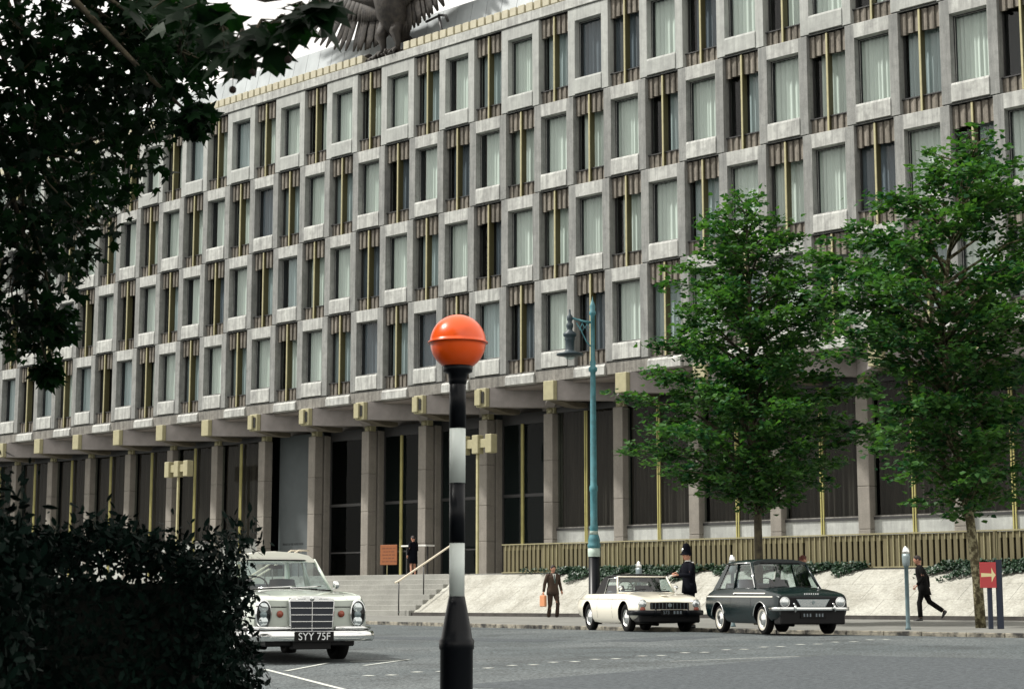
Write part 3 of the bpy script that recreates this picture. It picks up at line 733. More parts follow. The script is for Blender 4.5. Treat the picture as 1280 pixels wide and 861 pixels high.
# ------------------------------------------------------------------ crossing beacon
def beacon():
    gz = .25
    t = thing('crossing_beacon', 'striped black and white crossing beacon with an orange globe in the foreground', 'beacon', (57.55, -41.95, gz))
    def Z(py): return 1.6+(750-py)/2213*9.13-gz
    b = MB(); b.lathe([(.001, 0), (.10, 0), (.10, .03), (.086, .05), (.086, Z(812)), (.092, Z(810)), (.092, Z(800)), (.082, Z(797)), (.074, Z(785)), (.052, Z(757)), (.042, Z(745)), (.001, Z(745))], 28)
    b.build('base', 'post_black', t)
    bands = [(747, 678, 'beacon_white'), (678, 602, 'post_black'), (602, 532, 'beacon_white'), (532, 455, 'post_black')]
    for i, (a, c, m) in enumerate(bands):
        b = MB(); rr = .0405+.0012*i; b.lathe([(.001, Z(a)), (rr, Z(a)), (rr, Z(c)), (.001, Z(c))], 28); b.build('pole_band', m, t)
    b = MB(); b.lathe([(.001, Z(478)), (.046, Z(475)), (.050, Z(470)), (.052, Z(462)), (.078, Z(459)), (.080, Z(450)), (.001, Z(450))], 28); b.build('collar', 'post_black', t)
    zc = Z(421); R_ = .150
    b = MB(); pr = []
    for i in range(25):
        a = -PI/2+PI*i/24
        rr = R_*math.cos(a)*(.985 if a < 0 else 1.0); pr.append((max(rr, .001), zc+R_*math.sin(a)))
        if i == 12: pr += [(R_+.010, zc-.004), (R_+.010, zc+.003), (R_, zc+.004)]
    b.lathe(pr, 40); b.build('globe', 'beacon_orange', t)
beacon()
# ------------------------------------------------------------------ street lamp
def street_lamp():
    t = thing('street_lamp', 'tall blue green cast iron street lamp with black base behind the cream roadster', 'street lamp', (35.02, -14.85, 1.0), 0.0)
    def Z(py): return 1.6+(750-py)/2213*44-1.0
    b = MB(); b.lathe([(.001, 0), (.19, 0), (.19, .1), (.145, .14), (.140, Z(696)), (.001, Z(696))], 20); b.build('base', 'post_black', t)
    b = MB(); b.lathe([(.15, Z(696)), (.155, Z(693)), (.155, Z(686)), (.13, Z(685))], 20); b.build('pale_collar', 'post_pale', t); b = MB(); b.lathe([(.09, Z(668)), (.115, Z(670)), (.10, Z(664)), (.09, Z(661))], 20); b.build('pale_collar', 'post_pale', t)
    b = MB(); b.lathe([(.13, Z(686)), (.165, Z(684)), (.165, Z(681)), (.14, Z(679)), (.155, Z(676)), (.13, Z(671)), (.10, Z(667)), (.10, Z(662)), (.115, Z(660)), (.09, Z(656)),
                     (.090, Z(615)), (.105, Z(613)), (.105, Z(608)), (.085, Z(606)), (.078, Z(540)), (.070, Z(470)), (.068, Z(463)), (.11, Z(461)), (.11, Z(457)), (.065, Z(455)), (.08, Z(450)), (.055, Z(447)), (.055, Z(390)),
                     (.085, Z(388)), (.085, Z(385)), (.06, Z(383)), (.075, Z(378)), (.05, Z(374)), (.02, Z(370)), (.001, Z(364))], 20)
    b.build('column', 'post_blue', t)
    rx, ry = -.52*.72, -.52*.69      # bracket points to the left of the picture, along the kerb
    b = MB()
    b.sweep([(0, 0, Z(399)), (rx*.5, ry*.5, Z(397)), (rx, ry, Z(393))], .03, 8)
    b.sweep([(0, 0, Z(432)), (rx*.3, ry*.3, Z(424)), (rx*.55, ry*.55, Z(410)), (rx*.8, ry*.8, Z(399))], .018, 6)
    for q in (.25, .5): b.sweep([(rx*q, ry*q, Z(399)), (rx*(q+.1), ry*(q+.1), Z(405)), (rx*q, ry*q, Z(410)), (rx*(q-.1), ry*(q-.1), Z(405)), (rx*q, ry*q, Z(400))], .012, 5)
    b.build('bracket', 'post_blue', t)
    c = (rx*1.12, ry*1.12, 0)
    b = MB(); b.lathe([(.02, Z(382)), (.03, Z(388)), (.075, Z(391)), (.075, Z(395)), (.05, Z(398)), (.09, Z(401)), (.09, Z(404)), (.07, Z(407)), (.07, Z(409)), (.17, Z(413)), (.17, Z(416)), (.12, Z(418)), (.14, Z(420)), (.12, Z(422)), (.115, Z(434)), (.13, Z(436)), (.34, Z(439)), (.34, Z(441)), (.1, Z(443)), (.001, Z(443))], 20, 0, c); b.build('lantern', 'lantern_dark', t)
    b = MB(); b.lathe([(.16, Z(439)), (.15, Z(443)), (.08, Z(446)), (.001, Z(447))], 16, 0, c); b.build('lamp_glass', 'car_glass', t)
street_lamp()
# ------------------------------------------------------------------ parking meters
def meter(x, y, label, s=1.0):
    t = thing('parking_meter', label, 'parking meter', (x, y, 1.0), 0, 'parking meters along the kerb')
    b = MB(); b.lathe([(.001, 0), (.06, 0), (.055, .05), (.042, .07), (.042, 1.12*s), (.055, 1.13*s), (.001, 1.13*s)], 14); b.build('post', 'meter_post', t)
    b = MB(); zz = 1.13*s
    b.loft([[(.085*q*math.cos(a), .055*q*math.sin(a), zz+h) for a in [2*PI*i/14 for i in range(14)]] for q, h in ((.6, 0), (.9, .03), (1, .1), (1.05, .2), (1.0, .26))]); b.build('case', 'meter_grey', t)
    b = MB(); b.loft([[(.085*q*math.cos(a), .055*q*math.sin(a), zz+h) for a in [2*PI*i/14 for i in range(14)]] for q, h in ((.98, .262), (.95, .31), (.75, .37), (.4, .41), (.05, .42))]); b.build('dome', 'silver', t)
    return t
meter(44.95, -16.6, 'blue green parking meter beside the man walking in dark coat', 1.13)
meter(36.25, -14.6, 'parking meter head showing above the cream roadster', 1.0)
meter(40.05, -15.9, 'parking meter whose pale dome shows above the dark green car roof', 1.06)
# ------------------------------------------------------------------ arrow sign
def arrow_sign():
    t = thing('arrow_sign', 'red sign with pale arrow pointing right on two navy posts beside the patchy trunk', 'sign', (46.12, -15.32, 1.02), math.radians(40))
    def bb(n, m, *a, **k): b = MB(); b.box(*a); return b.build(n, m, t, **k)
    bb('post', 'sign_navy', -.06, .03, -.04, .04, 0, 1.33, bevel=.006); bb('post', 'sign_navy', .12, .24, -.05, .05, 0, 1.40, bevel=.006)
    p = bb('panel', 'sign_red', -.21, .115, -.075, -.045, .83, 1.35, bevel=.004)
    b = MB(); y = -.078
    z = 1.09
    b.extr([(-.19, y, z-.04), (.02, y, z-.03), (.02, y, z-.15), (.06, y, z-.06), (.105, y, z), (.06, y, z+.06), (.02, y, z+.15), (.02, y, z+.03), (-.19, y, z+.04)], (0, .0025, 0)); b.build('arrow', 'sign_cream', p)
arrow_sign()
def notice_board():
    t = thing('notice_board', 'orange brown notice board on a thin stand at the top of the steps', 'notice board', (11.35, -.1, 2.5), 0.25)
    b = MB(); b.box(-.40, .40, -.02, .02, .50, 1.30); p = b.build('panel', 'board', t, bevel=.008)
    b = MB()
    for i in range(5):
        z = 1.16-i*.13; x = -.3+.04*(i % 2)
        while x < .28: L = random.uniform(.06, .16); b.box(x, x+L, -.024, -.021, z-.02, z+.02); x += L+.04
    b.build('lettering', 'board_txt', p)
    b = MB(); b.sweep([(-.1, .04, 0), (-.1, .04, 1.3)], .02, 8); b.sweep([(-.35, .04, .02), (.2, .04, .02)], .02, 6); b.build('stand', 'gold', t)
notice_board()
b = MB(); b.box(0, 1.15, 0, .5, 1.30, 1.38); b.box(.05, .1, .2, .25, 0, 1.3); b.box(1.05, 1.1, .2, .25, 0, 1.3)
tb = thing('reception_table', 'narrow white topped table in the shade of the entrance beside the notice board', 'table', (11.3, .9, 2.5)); 
b1 = MB(); b1.box(-.1, 1.35, -.2, .3, 1.24, 1.30); b1.build('table_top', 'shirt', tb)
for q in (0, 1.2): b1 = MB(); b1.box(q, q+.05, 0, .05, 0, 1.24); b1.build('leg', 'dark_frame', tb)

# ------------------------------------------------------------------ cars
def sm_interp(xs_, ys_, x):
    """monotone-ish cubic through the keys"""
    if x <= xs_[0]: return ys_[0]
    if x >= xs_[-1]: return ys_[-1]
    for i in range(len(xs_)-1):
        if x <= xs_[i+1]:
            h = xs_[i+1]-xs_[i]; t = (x-xs_[i])/h
            def sl(j):
                if j <= 0 or j >= len(xs_)-1: return 0 if j <= 0 else 0
                a = (ys_[j]-ys_[j-1])/(xs_[j]-xs_[j-1]); c = (ys_[j+1]-ys_[j])/(xs_[j+1]-xs_[j])
                return 0 if a*c <= 0 else 2*a*c/(a+c)
            d0, d1 = sl(i), sl(i+1)
            if i == 0: d0 = (ys_[1]-ys_[0])/h*.8
            if i == len(xs_)-2: d1 = (ys_[-1]-ys_[-2])/h*.8
            return (2*t**3-3*t*t+1)*ys_[i]+(t**3-2*t*t+t)*h*d0+(-2*t**3+3*t*t)*ys_[i+1]+(t**3-t*t)*h*d1
    return ys_[-1]
class Body:
    """lower body: keys = list of (x, ws, wm, wf, zb, zm, zs, zf, zc, wh) from tail to nose"""
    def __init__(s, keys, nst=46):
        s.k = keys; s.xs = [q[0] for q in keys]; s.nst = nst
    def par(s, x): return [sm_interp(s.xs, [q[j] for q in s.k], x) for j in range(1, 10)]
    def half(s, x):
        ws, wm, wf, zb, zm, zs, zf, zc, wh = s.par(x)
        return [(0, zb), (ws*.8, zb), (ws*.97, zb+.02), (ws+.6*(wm-ws), zb+.35*(zm-zb)), (wm, zm), (wm*.992, zm+.4*(zs-zm)), (wm*.975, zs-.03), (wm*.955, zs), (.5*(wm*.93+wf), .5*(zs+zf)+.012),
                (wf, zf), (.5*(wf+wh), zf-.15*(zf-zc)), (wh, zc+.25*(zf-zc)), (wh*.6, zc+.008), (wh*.3, zc+.012), (0, zc+.013)]
    def side(s, x, z):
        h = s.half(x); best = 0
        for (a, za), (c, zc_) in zip(h[1:9], h[2:10]):
            if min(za, zc_) <= z <= max(za, zc_) and abs(zc_-za) > 1e-6: best = max(best, a+(c-a)*(z-za)/(zc_-za))
        return best or h[4][0]
    def top(s, x, y):
        h = s.half(x); y = abs(y)
        for (a, za), (c, zc_) in zip(h[7:], h[8:]):
            if c <= y <= a: return zc_+(za-zc_)*(y-c)/(a-c+1e-9)
        return h[-1][1]
    def build(s, parent, m, wheels, ra, zw):
        b = MB(); rings = []
        x0, x1 = s.xs[0], s.xs[-1]
        for i in range(s.nst+1):
            t = i/s.nst; t = .5-.5*math.cos(PI*t) if True else t
            x = x0+(x1-x0)*(.35*t+.65*i/s.nst)
            h = s.half(x); rings.append([(x, -y, z) for y, z in h]+[(x, y, z) for y, z in reversed(h[1:-1])])
        b.loft(rings)
        o = b.build('body', [m, 'black'], parent)
        cut = MB()
        for wx, tw in wheels:
            for sg in (-1, 1):
                cut.lathe([(.001, -.26), (ra, -.26), (ra, .3), (.001, .3)], 36, 0, (wx, sg*tw, zw), 'y')
        co = cut.build('arch_cutter', ['black'], None)
        for p in co.data.polygons: p.material_index = 0
        md = o.modifiers.new('b', 'BOOLEAN'); md.operation = 'DIFFERENCE'; md.object = co; md.solver = 'EXACT'; md.material_mode = 'TRANSFER'
        pp = o.parent; o.parent = None
        bpy.context.view_layer.update()
        dg = bpy.context.evaluated_depsgraph_get(); me = bpy.data.meshes.new_from_object(o.evaluated_get(dg))
        o.modifiers.clear(); o.data = me; o.parent = pp; bpy.data.objects.remove(co)
        me.name = 'body'
        # black inside the arches, sharp arch edges
        bm = bmesh.new(); bm.from_mesh(me)
        for f in bm.faces:
            c = f.calc_center_median(); 
            for wx, tw in wheels:
                d = math.hypot(c.x-wx, c.z-zw)
                if d < ra-.004 or (abs(d-ra) < .02 and abs(abs(f.normal.y)) < .25 and abs(c.y) < tw+.2 and f.normal.dot(Vector((wx-c.x, 0, zw-c.z))) > 0 and abs(c.y) > tw-.28 and c.z < zw+ra+.01):
                    f.material_index = 1; f.smooth = False
        for e in bm.edges:
            if len(e.link_faces) == 2 and e.calc_face_angle(0) > .7: e.smooth = False
        bm.to_mesh(me); bm.free()
        return o
def wheel(parent, x, y, rr, wd, sg, hub='chrome', band=None, steer=0.0, spokes=False):
    t = MB(); s_ = sg
    prof = [(rr*.60, -wd*.42), (rr*.78, -wd*.5), (rr*.93, -wd*.46), (rr, -wd*.34), (rr, wd*.34), (rr*.93, wd*.46), (rr*.78, wd*.5), (rr*.60, wd*.42)]
    t.lathe(prof, 30, 0, (0, 0, 0), 'y'); t.lathe([(rr*.6, -wd*.42), (rr*.6, wd*.42)], 30, 0, (0, 0, 0), 'y')
    o = t.build('wheel', 'rubber', parent); o.location = (x, y, rr); o.rotation_euler = (0, 0, steer)
    if band:
        b = MB(); b.lathe([(rr*.60, s_*(wd*.425)), (rr*.64, s_*(wd*.455)), (rr*.72, s_*(wd*.505)), (rr*.74, s_*(wd*.50))], 30, 0, (0, 0, 0), 'y'); b.build('whitewall', band, o)
    b = MB(); b.lathe([(rr*.60, s_*wd*.42), (rr*.585, s_*wd*.32), (rr*.50, s_*wd*.30), (rr*.46, s_*wd*.36), (.001, s_*wd*.38)], 30, 0, (0, 0, 0), 'y'); b.build('rim', 'silver' if not spokes else 'meter_grey', o)
    b = MB(); b.lathe([(rr*.44, s_*wd*.37), (rr*.40, s_*wd*.47), (rr*.22, s_*wd*.54), (.001, s_*wd*.57)], 24, 0, (0, 0, 0), 'y'); b.build('hubcap', hub, o)
    return o
def headlight(parent, x, y, z, rr, ring='chrome', tilt=0):
    b = MB(); b.lathe([(rr*1.14, -.06), (rr*1.16, .0), (rr*1.08, .022), (rr*.98, .018)], 28, 0, (0, 0, 0), 'x'); o = b.build('headlight', ring, parent); o.location = (x, y, z)
    b = MB(); b.lathe([(rr, .012), (rr*.9, .028), (rr*.6, .045), (rr*.3, .053), (.001, .055)], 28, 0, (0, 0, 0), 'x'); b.build('lens', 'lens', o)
    return o
def pane4(name, parent, pts, thick=0.0, m='car_glass', sub=4, bulge=(0, 0, 0)):
    """curved pane: pts = bl, br, tr, tl ; bulged outwards in the middle"""
    a, b_, c, d = [Vector(p) for p in pts]; B = Vector(bulge); vs = []
    for i in range(sub+1):
        for j in range(sub+1):
            u_, v_ = j/sub, i/sub; p = a.lerp(b_, u_).lerp(d.lerp(c, u_), v_); vs.append(p+B*(1-(2*u_-1)**2))
    n_ = sub+1; q = MB(); q.add(vs, [(i*n_+j, i*n_+j+1, (i+1)*n_+j+1, (i+1)*n_+j) for i in range(sub) for j in range(sub)], 0, True)
    return q.build(name, m, parent, recalc=False)
def bar(parent, name, m, pts, rad, n=8): b = MB(); b.sweep(pts, rad, n); return b.build(name, m, parent)
def seat(parent, x, y, m, zb, w_=.48):
    b = MB(); b.sweep([(x, y, zb-.25), (x-.06, y, zb), (x-.12, y, zb+.22)], [(w_/2, .09), (w_/2, .08), (w_*.42, .05)], 12); b.build('seat', m, parent)
def steering(parent, x, y, z):
    b = MB(); pts = [(x+.06*math.cos(a)*0+.08*math.sin(a)*.5, y+.19*math.cos(a), z+.18*math.sin(a)) for a in [2*PI*i/20 for i in range(21)]]
    b.sweep(pts, .012, 6, cap=False); b.sweep([(x, y-.18, z), (x, y+.18, z)], .012, 6); b.build('steering_wheel', 'black', parent)
def body_line(parent, body, name, m, x0, x1, z0, z1, wz, out=.004, step=.08, both=True):
    """thin trim strip that follows the side of the body"""
    for sg in ((-1, 1) if both else (-1,)):
        n_ = max(2, int(abs(x1-x0)/step)); vs = []
        for i in range(n_+1):
            t = i/n_; x = x0+(x1-x0)*t; z = z0+(z1-z0)*t
            for dz in (-wz/2, wz/2): vs.append((x, sg*(body.side(x, z+dz)+out), z+dz))
        q = MB(); q.add(vs, [(2*i, 2*i+2, 2*i+3, 2*i+1) for i in range(n_)], 0, True)
        k = len(q.v); q.add([(a, b_-sg*.02, c) for a, b_, c in vs], [(2*i, 2*i+1, 2*i+3, 2*i+2) for i in range(n_)], 0, True)
        q.build(name, m, parent)
def shut_line(parent, body, x, z0, z1, dx=0):
    for sg in (-1, 1):
        vs = []; n_ = 8
        for i in range(n_+1):
            z = z0+(z1-z0)*i/n_; xx = x+dx*i/n_
            for d in (-.005, .005): vs.append((xx+d, sg*(body.side(xx+d, z)+.0015), z))
        q = MB(); q.add(vs, [(2*i, 2*i+1, 2*i+3, 2*i+2) for i in range(n_)], 0, True); q.build('door_gap', 'black', parent, recalc=False)
def wiper(parent, p, q): bar(parent, 'wiper', 'black', [p, q], .008, 6)

def greenhouse(car, paint, roofm, xw0, xw1, xr1, xr0, zb, zt, wb, wt, bp, seatm, trim=None, zrear=None, beltbulge=.0, roof_crown=.05, quarter=None):
    """xw0 windscreen base, xw1 windscreen top, xr1 rear window top, xr0 rear window base; wb / wt half widths at belt and roof; bp = B pillar x"""
    zr = zrear or zb
    # roof
    b = MB(); rings = []
    for i in range(13):
        t = i/12; x = xr1-.05+(xw1-xr1+.10)*t
        e = math.sin(PI*min(max(t, .03), .97))**.3
        ww = wt*(.93+.07*e); zc = zt-.035+.035*e
        h = [(ww*1.02, zc-.045), (ww*1.025, zc-.02), (ww*.98, zc+.005), (ww*.85, zc+.03*roof_crown/.05), (ww*.55, zc+.05*roof_crown/.05), (0, zc+.06*roof_crown/.05)]
        rings.append([(x, -y, z) for y, z in h]+[(x, y, z) for y, z in reversed(h[:-1])]+[(x, wt*.5, zc-.045), (x, -wt*.5, zc-.045)])
    b.loft(rings); b.build('roof', roofm, car)
    pt = zt-.035
    for sg in (-1, 1):
        B = MB()
        B.sweep([(xw0, sg*wb, zb-.02), (xw1, sg*wt*.985, pt+.01)], [(.024, .032), (.02, .028)], 6)          # A pillar
        B.build('windscreen_pillar', trim or paint, car)
        B = MB(); B.sweep([(bp, sg*(wb+.005), zb-.02), (bp-.02, sg*wt*1.0, pt)], [(.014, .03), (.014, .03)], 6); B.build('door_pillar', paint, car)
        C_ = MB(); q = .16
        C_.extr([(xr0, sg*wb, zr-.03), (xr0+q+.12, sg*wb, zr-.03), (xr1+q*.75, sg*wt, pt), (xr1-.02, sg*wt, pt)], (0, -sg*.035, 0)); C_.build('rear_pillar', paint, car)
        B = MB(); B.sweep([(xr1+q*.7, sg*wt*1.01, pt), (bp, sg*wt*1.015, pt), (xw1, sg*wt*.99, pt)], .018, 6); B.build('window_rail', trim or paint, car)
        B = MB(); B.sweep([(xr0+q, sg*(wb+.004), zb-.005), (bp, sg*(wb+.008), zb-.005), (xw0, sg*(wb+.002), zb-.005)], [.012, .012, .012], 6); B.build('window_sill', trim or paint, car)
        yo = -sg*.012
        pane4('side_window', car, [(bp+.02, sg*wb+yo, zb), (xw0-.03, sg*wb+yo, zb), (xw1-.02, sg*wt+yo, pt), (bp, sg*wt+yo, pt)], bulge=(0, sg*.01, 0))
        pane4('side_window', car, [(xr0+q+.10, sg*wb+yo, zb), (bp-.02, sg*wb+yo, zb), (bp-.04, sg*wt+yo, pt), (xr1+q*.7, sg*wt+yo, pt)], bulge=(0, sg*.01, 0))
    pane4('windscreen', car, [(xw0+.01, -wb*.98, zb), (xw0+.01, wb*.98, zb), (xw1+.0, wt*.96, pt), (xw1, -wt*.96, pt)], bulge=(.09, 0, 0), sub=8)
    pane4('rear_window', car, [(xr0, wb*.9, zr), (xr0, -wb*.9, zr), (xr1, -wt*.9, pt), (xr1, wt*.9, pt)], bulge=(-.05, 0, 0), sub=8)
    # scuttle and window frame rubber
    b = MB(); nn = 12
    pts = [Vector((xw0+.02+.09*(1-(2*i/nn-1)**2), -wb*.98+2*wb*.98*i/nn, zb-.005)) for i in range(nn+1)]
    b.sweep(pts, .014, 6); pts = [Vector((xw1+.005+.085*(1-(2*i/nn-1)**2), -wt*.97+2*wt*.97*i/nn, pt+.0)) for i in range(nn+1)]; b.sweep(pts, .014, 6)
    b.build('windscreen_frame', trim or 'black', car)
    for y in (-.34, .34): seat(car, bp-.05, y, seatm, zb-.05)
    b = MB(); b.sweep([(xr0+.42, -.55, zb-.05), (xr0+.42, .55, zb-.05)], [(.08, .16)]*2, 8); b.build('rear_seat', seatm, car)
    b = MB(); b.sweep([(xw0-.12, -wb*.92, zb-.03), (xw0-.12, wb*.92, zb-.03)], [(.07, .045)]*2, 8); b.build('dashboard', 'black', car)
    steering(car, xw0-.33, -.34, zb+.02)
    b = MB(); b.box(xw1-.02, xw1+.0, -.11, .11, zt-.16, zt-.11); b.build('rear_mirror', 'black', car)

def car_root(name, label, x, y, z, heading): return thing(name, label, 'car', (x, y, z), heading)

# --- dark green small two door saloon
def green_car():
    hd = math.atan2(-.508, .861)
    fx, fy = 45.24, -20.43
    L2 = 1.79
    cx, cy = fx-math.cos(hd)*L2, fy-math.sin(hd)*L2
    car = car_root('parked_car', 'small dark green two door saloon with cream side stripes and whitewall tyres', cx, cy, .965, hd)
    #      x     ws   wm   wf   zb   zm   zs   zf   zc   wh
    K = [(-1.79, .60, .68, .52, .33, .52, .66, .72, .73, .36), (-1.70, .66, .735, .60, .26, .52, .72, .80, .81, .40), (-1.2, .69, .76, .66, .21, .50, .78, .86, .87, .45), (-.3, .70, .765, .68, .19, .50, .79, .875, .88, .45),
         (.7, .70, .765, .68, .19, .50, .78, .86, .875, .45), (1.3, .69, .755, .66, .22, .50, .76, .815, .83, .45), (1.68, .67, .735, .63, .27, .50, .735, .765, .765, .42), (1.79, .63, .705, .60, .31, .49, .70, .715, .715, .40)]
    B = Body(K); wh = [(-1.0, .66), (1.08, .66)]
    B.build(car, 'car_green', wh, .315, .285)
    for x in (-1.0, 1.08):
        for sg in (-1, 1): wheel(car, x, sg*.64, .272, .15, sg, 'chrome', 'whitewall')
    greenhouse(car, 'car_green', 'car_green', .72, .30, -.92, -1.42, .865, 1.385, .675, .565, -.30, 'seat_dark', trim=None)
    for sg in (-1, 1):      # bright windscreen pillar and drip rail trim
        bar(car, 'pillar_trim', 'chrome', [(.715, sg*.695, .87), (.285, sg*.585, 1.35)], .012)
        bar(car, 'drip_rail', 'chrome', [(.29, sg*.588, 1.352), (-.3, sg*.60, 1.356), (-.9, sg*.588, 1.34)], .010)
    body_line(car, B, 'side_stripe', 'cream_trim', -1.62, 1.60, .715, .700, .022); body_line(car, B, 'side_stripe', 'cream_trim', -.2, 1.25, .775, .765, .018)
    for x in (.66, -.34): shut_line(car, B, x, .26, .80)
    for sg in (-1, 1):
        bar(car, 'door_handle', 'chrome', [(-.22, sg*(B.side(-.2, .76)+.02), .76), (-.10, sg*(B.side(-.1, .76)+.02), .76)], .012)
        headlight(car, 1.79, sg*.565, .60, .088)
        for wx in (-1.0, 1.08):     # bright wheel arch lips
            b = MB(); b.sweep([(wx+.322*math.cos(a), sg*(B.side(wx, .56)+.0), .285+.322*math.sin(a)) for a in [.05*PI+.9*PI*i/16 for i in range(17)]], .011, 6)
            b.build('arch_trim', 'chrome', car)
    # nose panel with bright mesh
    b = MB(); b.box(1.775, 1.80, -.52, .52, .475, .685); b.build('nose_panel', 'black', car, bevel=.01)
    b = MB(); b.extr([(1.803, -.25, .515), (1.803, .25, .515), (1.803, .34, .655), (1.803, -.34, .655)], (.012, 0, 0)); gr_ = b.build('grille', 'meter_grey', car)
    b = MB()
    for i in range(7): z = .53+i*.018; hw = .25+.09*(z-.515)/.14; b.box(1.815, 1.819, -hw+.01, hw-.01, z-.003, z+.003)
    b.build('grille_bar', 'silver', gr_)
    b = MB(); b.extr([(1.82, 0, .55), (1.82, .035, .60), (1.82, 0, .635), (1.82, -.035, .60)], (.006, 0, 0)); b.build('badge', 'meter_grey', gr_)
    for i in range(7): 
        b = MB(); b.box(1.75, 1.757, -.15+i*.045, -.13+i*.045, .742, .765); b.build('bonnet_letter', 'chrome', car)
    bar(car, 'bumper', 'chrome', [(1.55, -.775, .475), (1.78, -.745, .475), (1.86, -.60, .475), (1.88, 0, .475), (1.86, .60, .475), (1.78, .745, .475), (1.55, .775, .475)], [(.012, .034)]*7, 10)
    for y in (-.40, .40): b = MB(); b.sweep([(1.89, y, .42), (1.905, y, .50), (1.88, y, .55)], [.025, .03, .018], 8); b.build('overrider', 'chrome', car)
    for y in (-.40, .40): b = MB(); b.ball((1.84, y, .565), .022); b.build('side_lamp', 'lens', car)
    b = MB(); b.box(1.80, 1.815, -.26, .26, .305, .415); p = b.build('number_plate', 'plate', car)
    b = MB()
    for i in range(7):
        if i != 3: y = -.20+i*.062; b.box(1.816, 1.817, y, y+.03, .33, .39)
    b.build('plate_text', 'plate_dim', p)
    b = MB(); b.box(1.50, 1.80, -.66, .66, .19, .46); b.build('lower_panel', 'black', car, bevel=.02)
    wiper(car, (.82, -.45, .885), (.78, .0, .90)); wiper(car, (.83, .05, .885), (.79, .48, .90))
    b = MB(); b.ball((1.25, .38, .86), .018, .012, .03); b.build('washer_jet', 'chrome', car)
    bar(car, 'exhaust_pipe', 'rubber', [(-.2, .2, .16), (.5, .2, .16)], .03)
    bar(car, 'axle', 'rubber', [(1.08, -.6, .24), (1.08, .6, .24)], .035); bar(car, 'axle', 'rubber', [(-1.0, -.6, .24), (-1.0, .6, .24)], .035)
green_car()

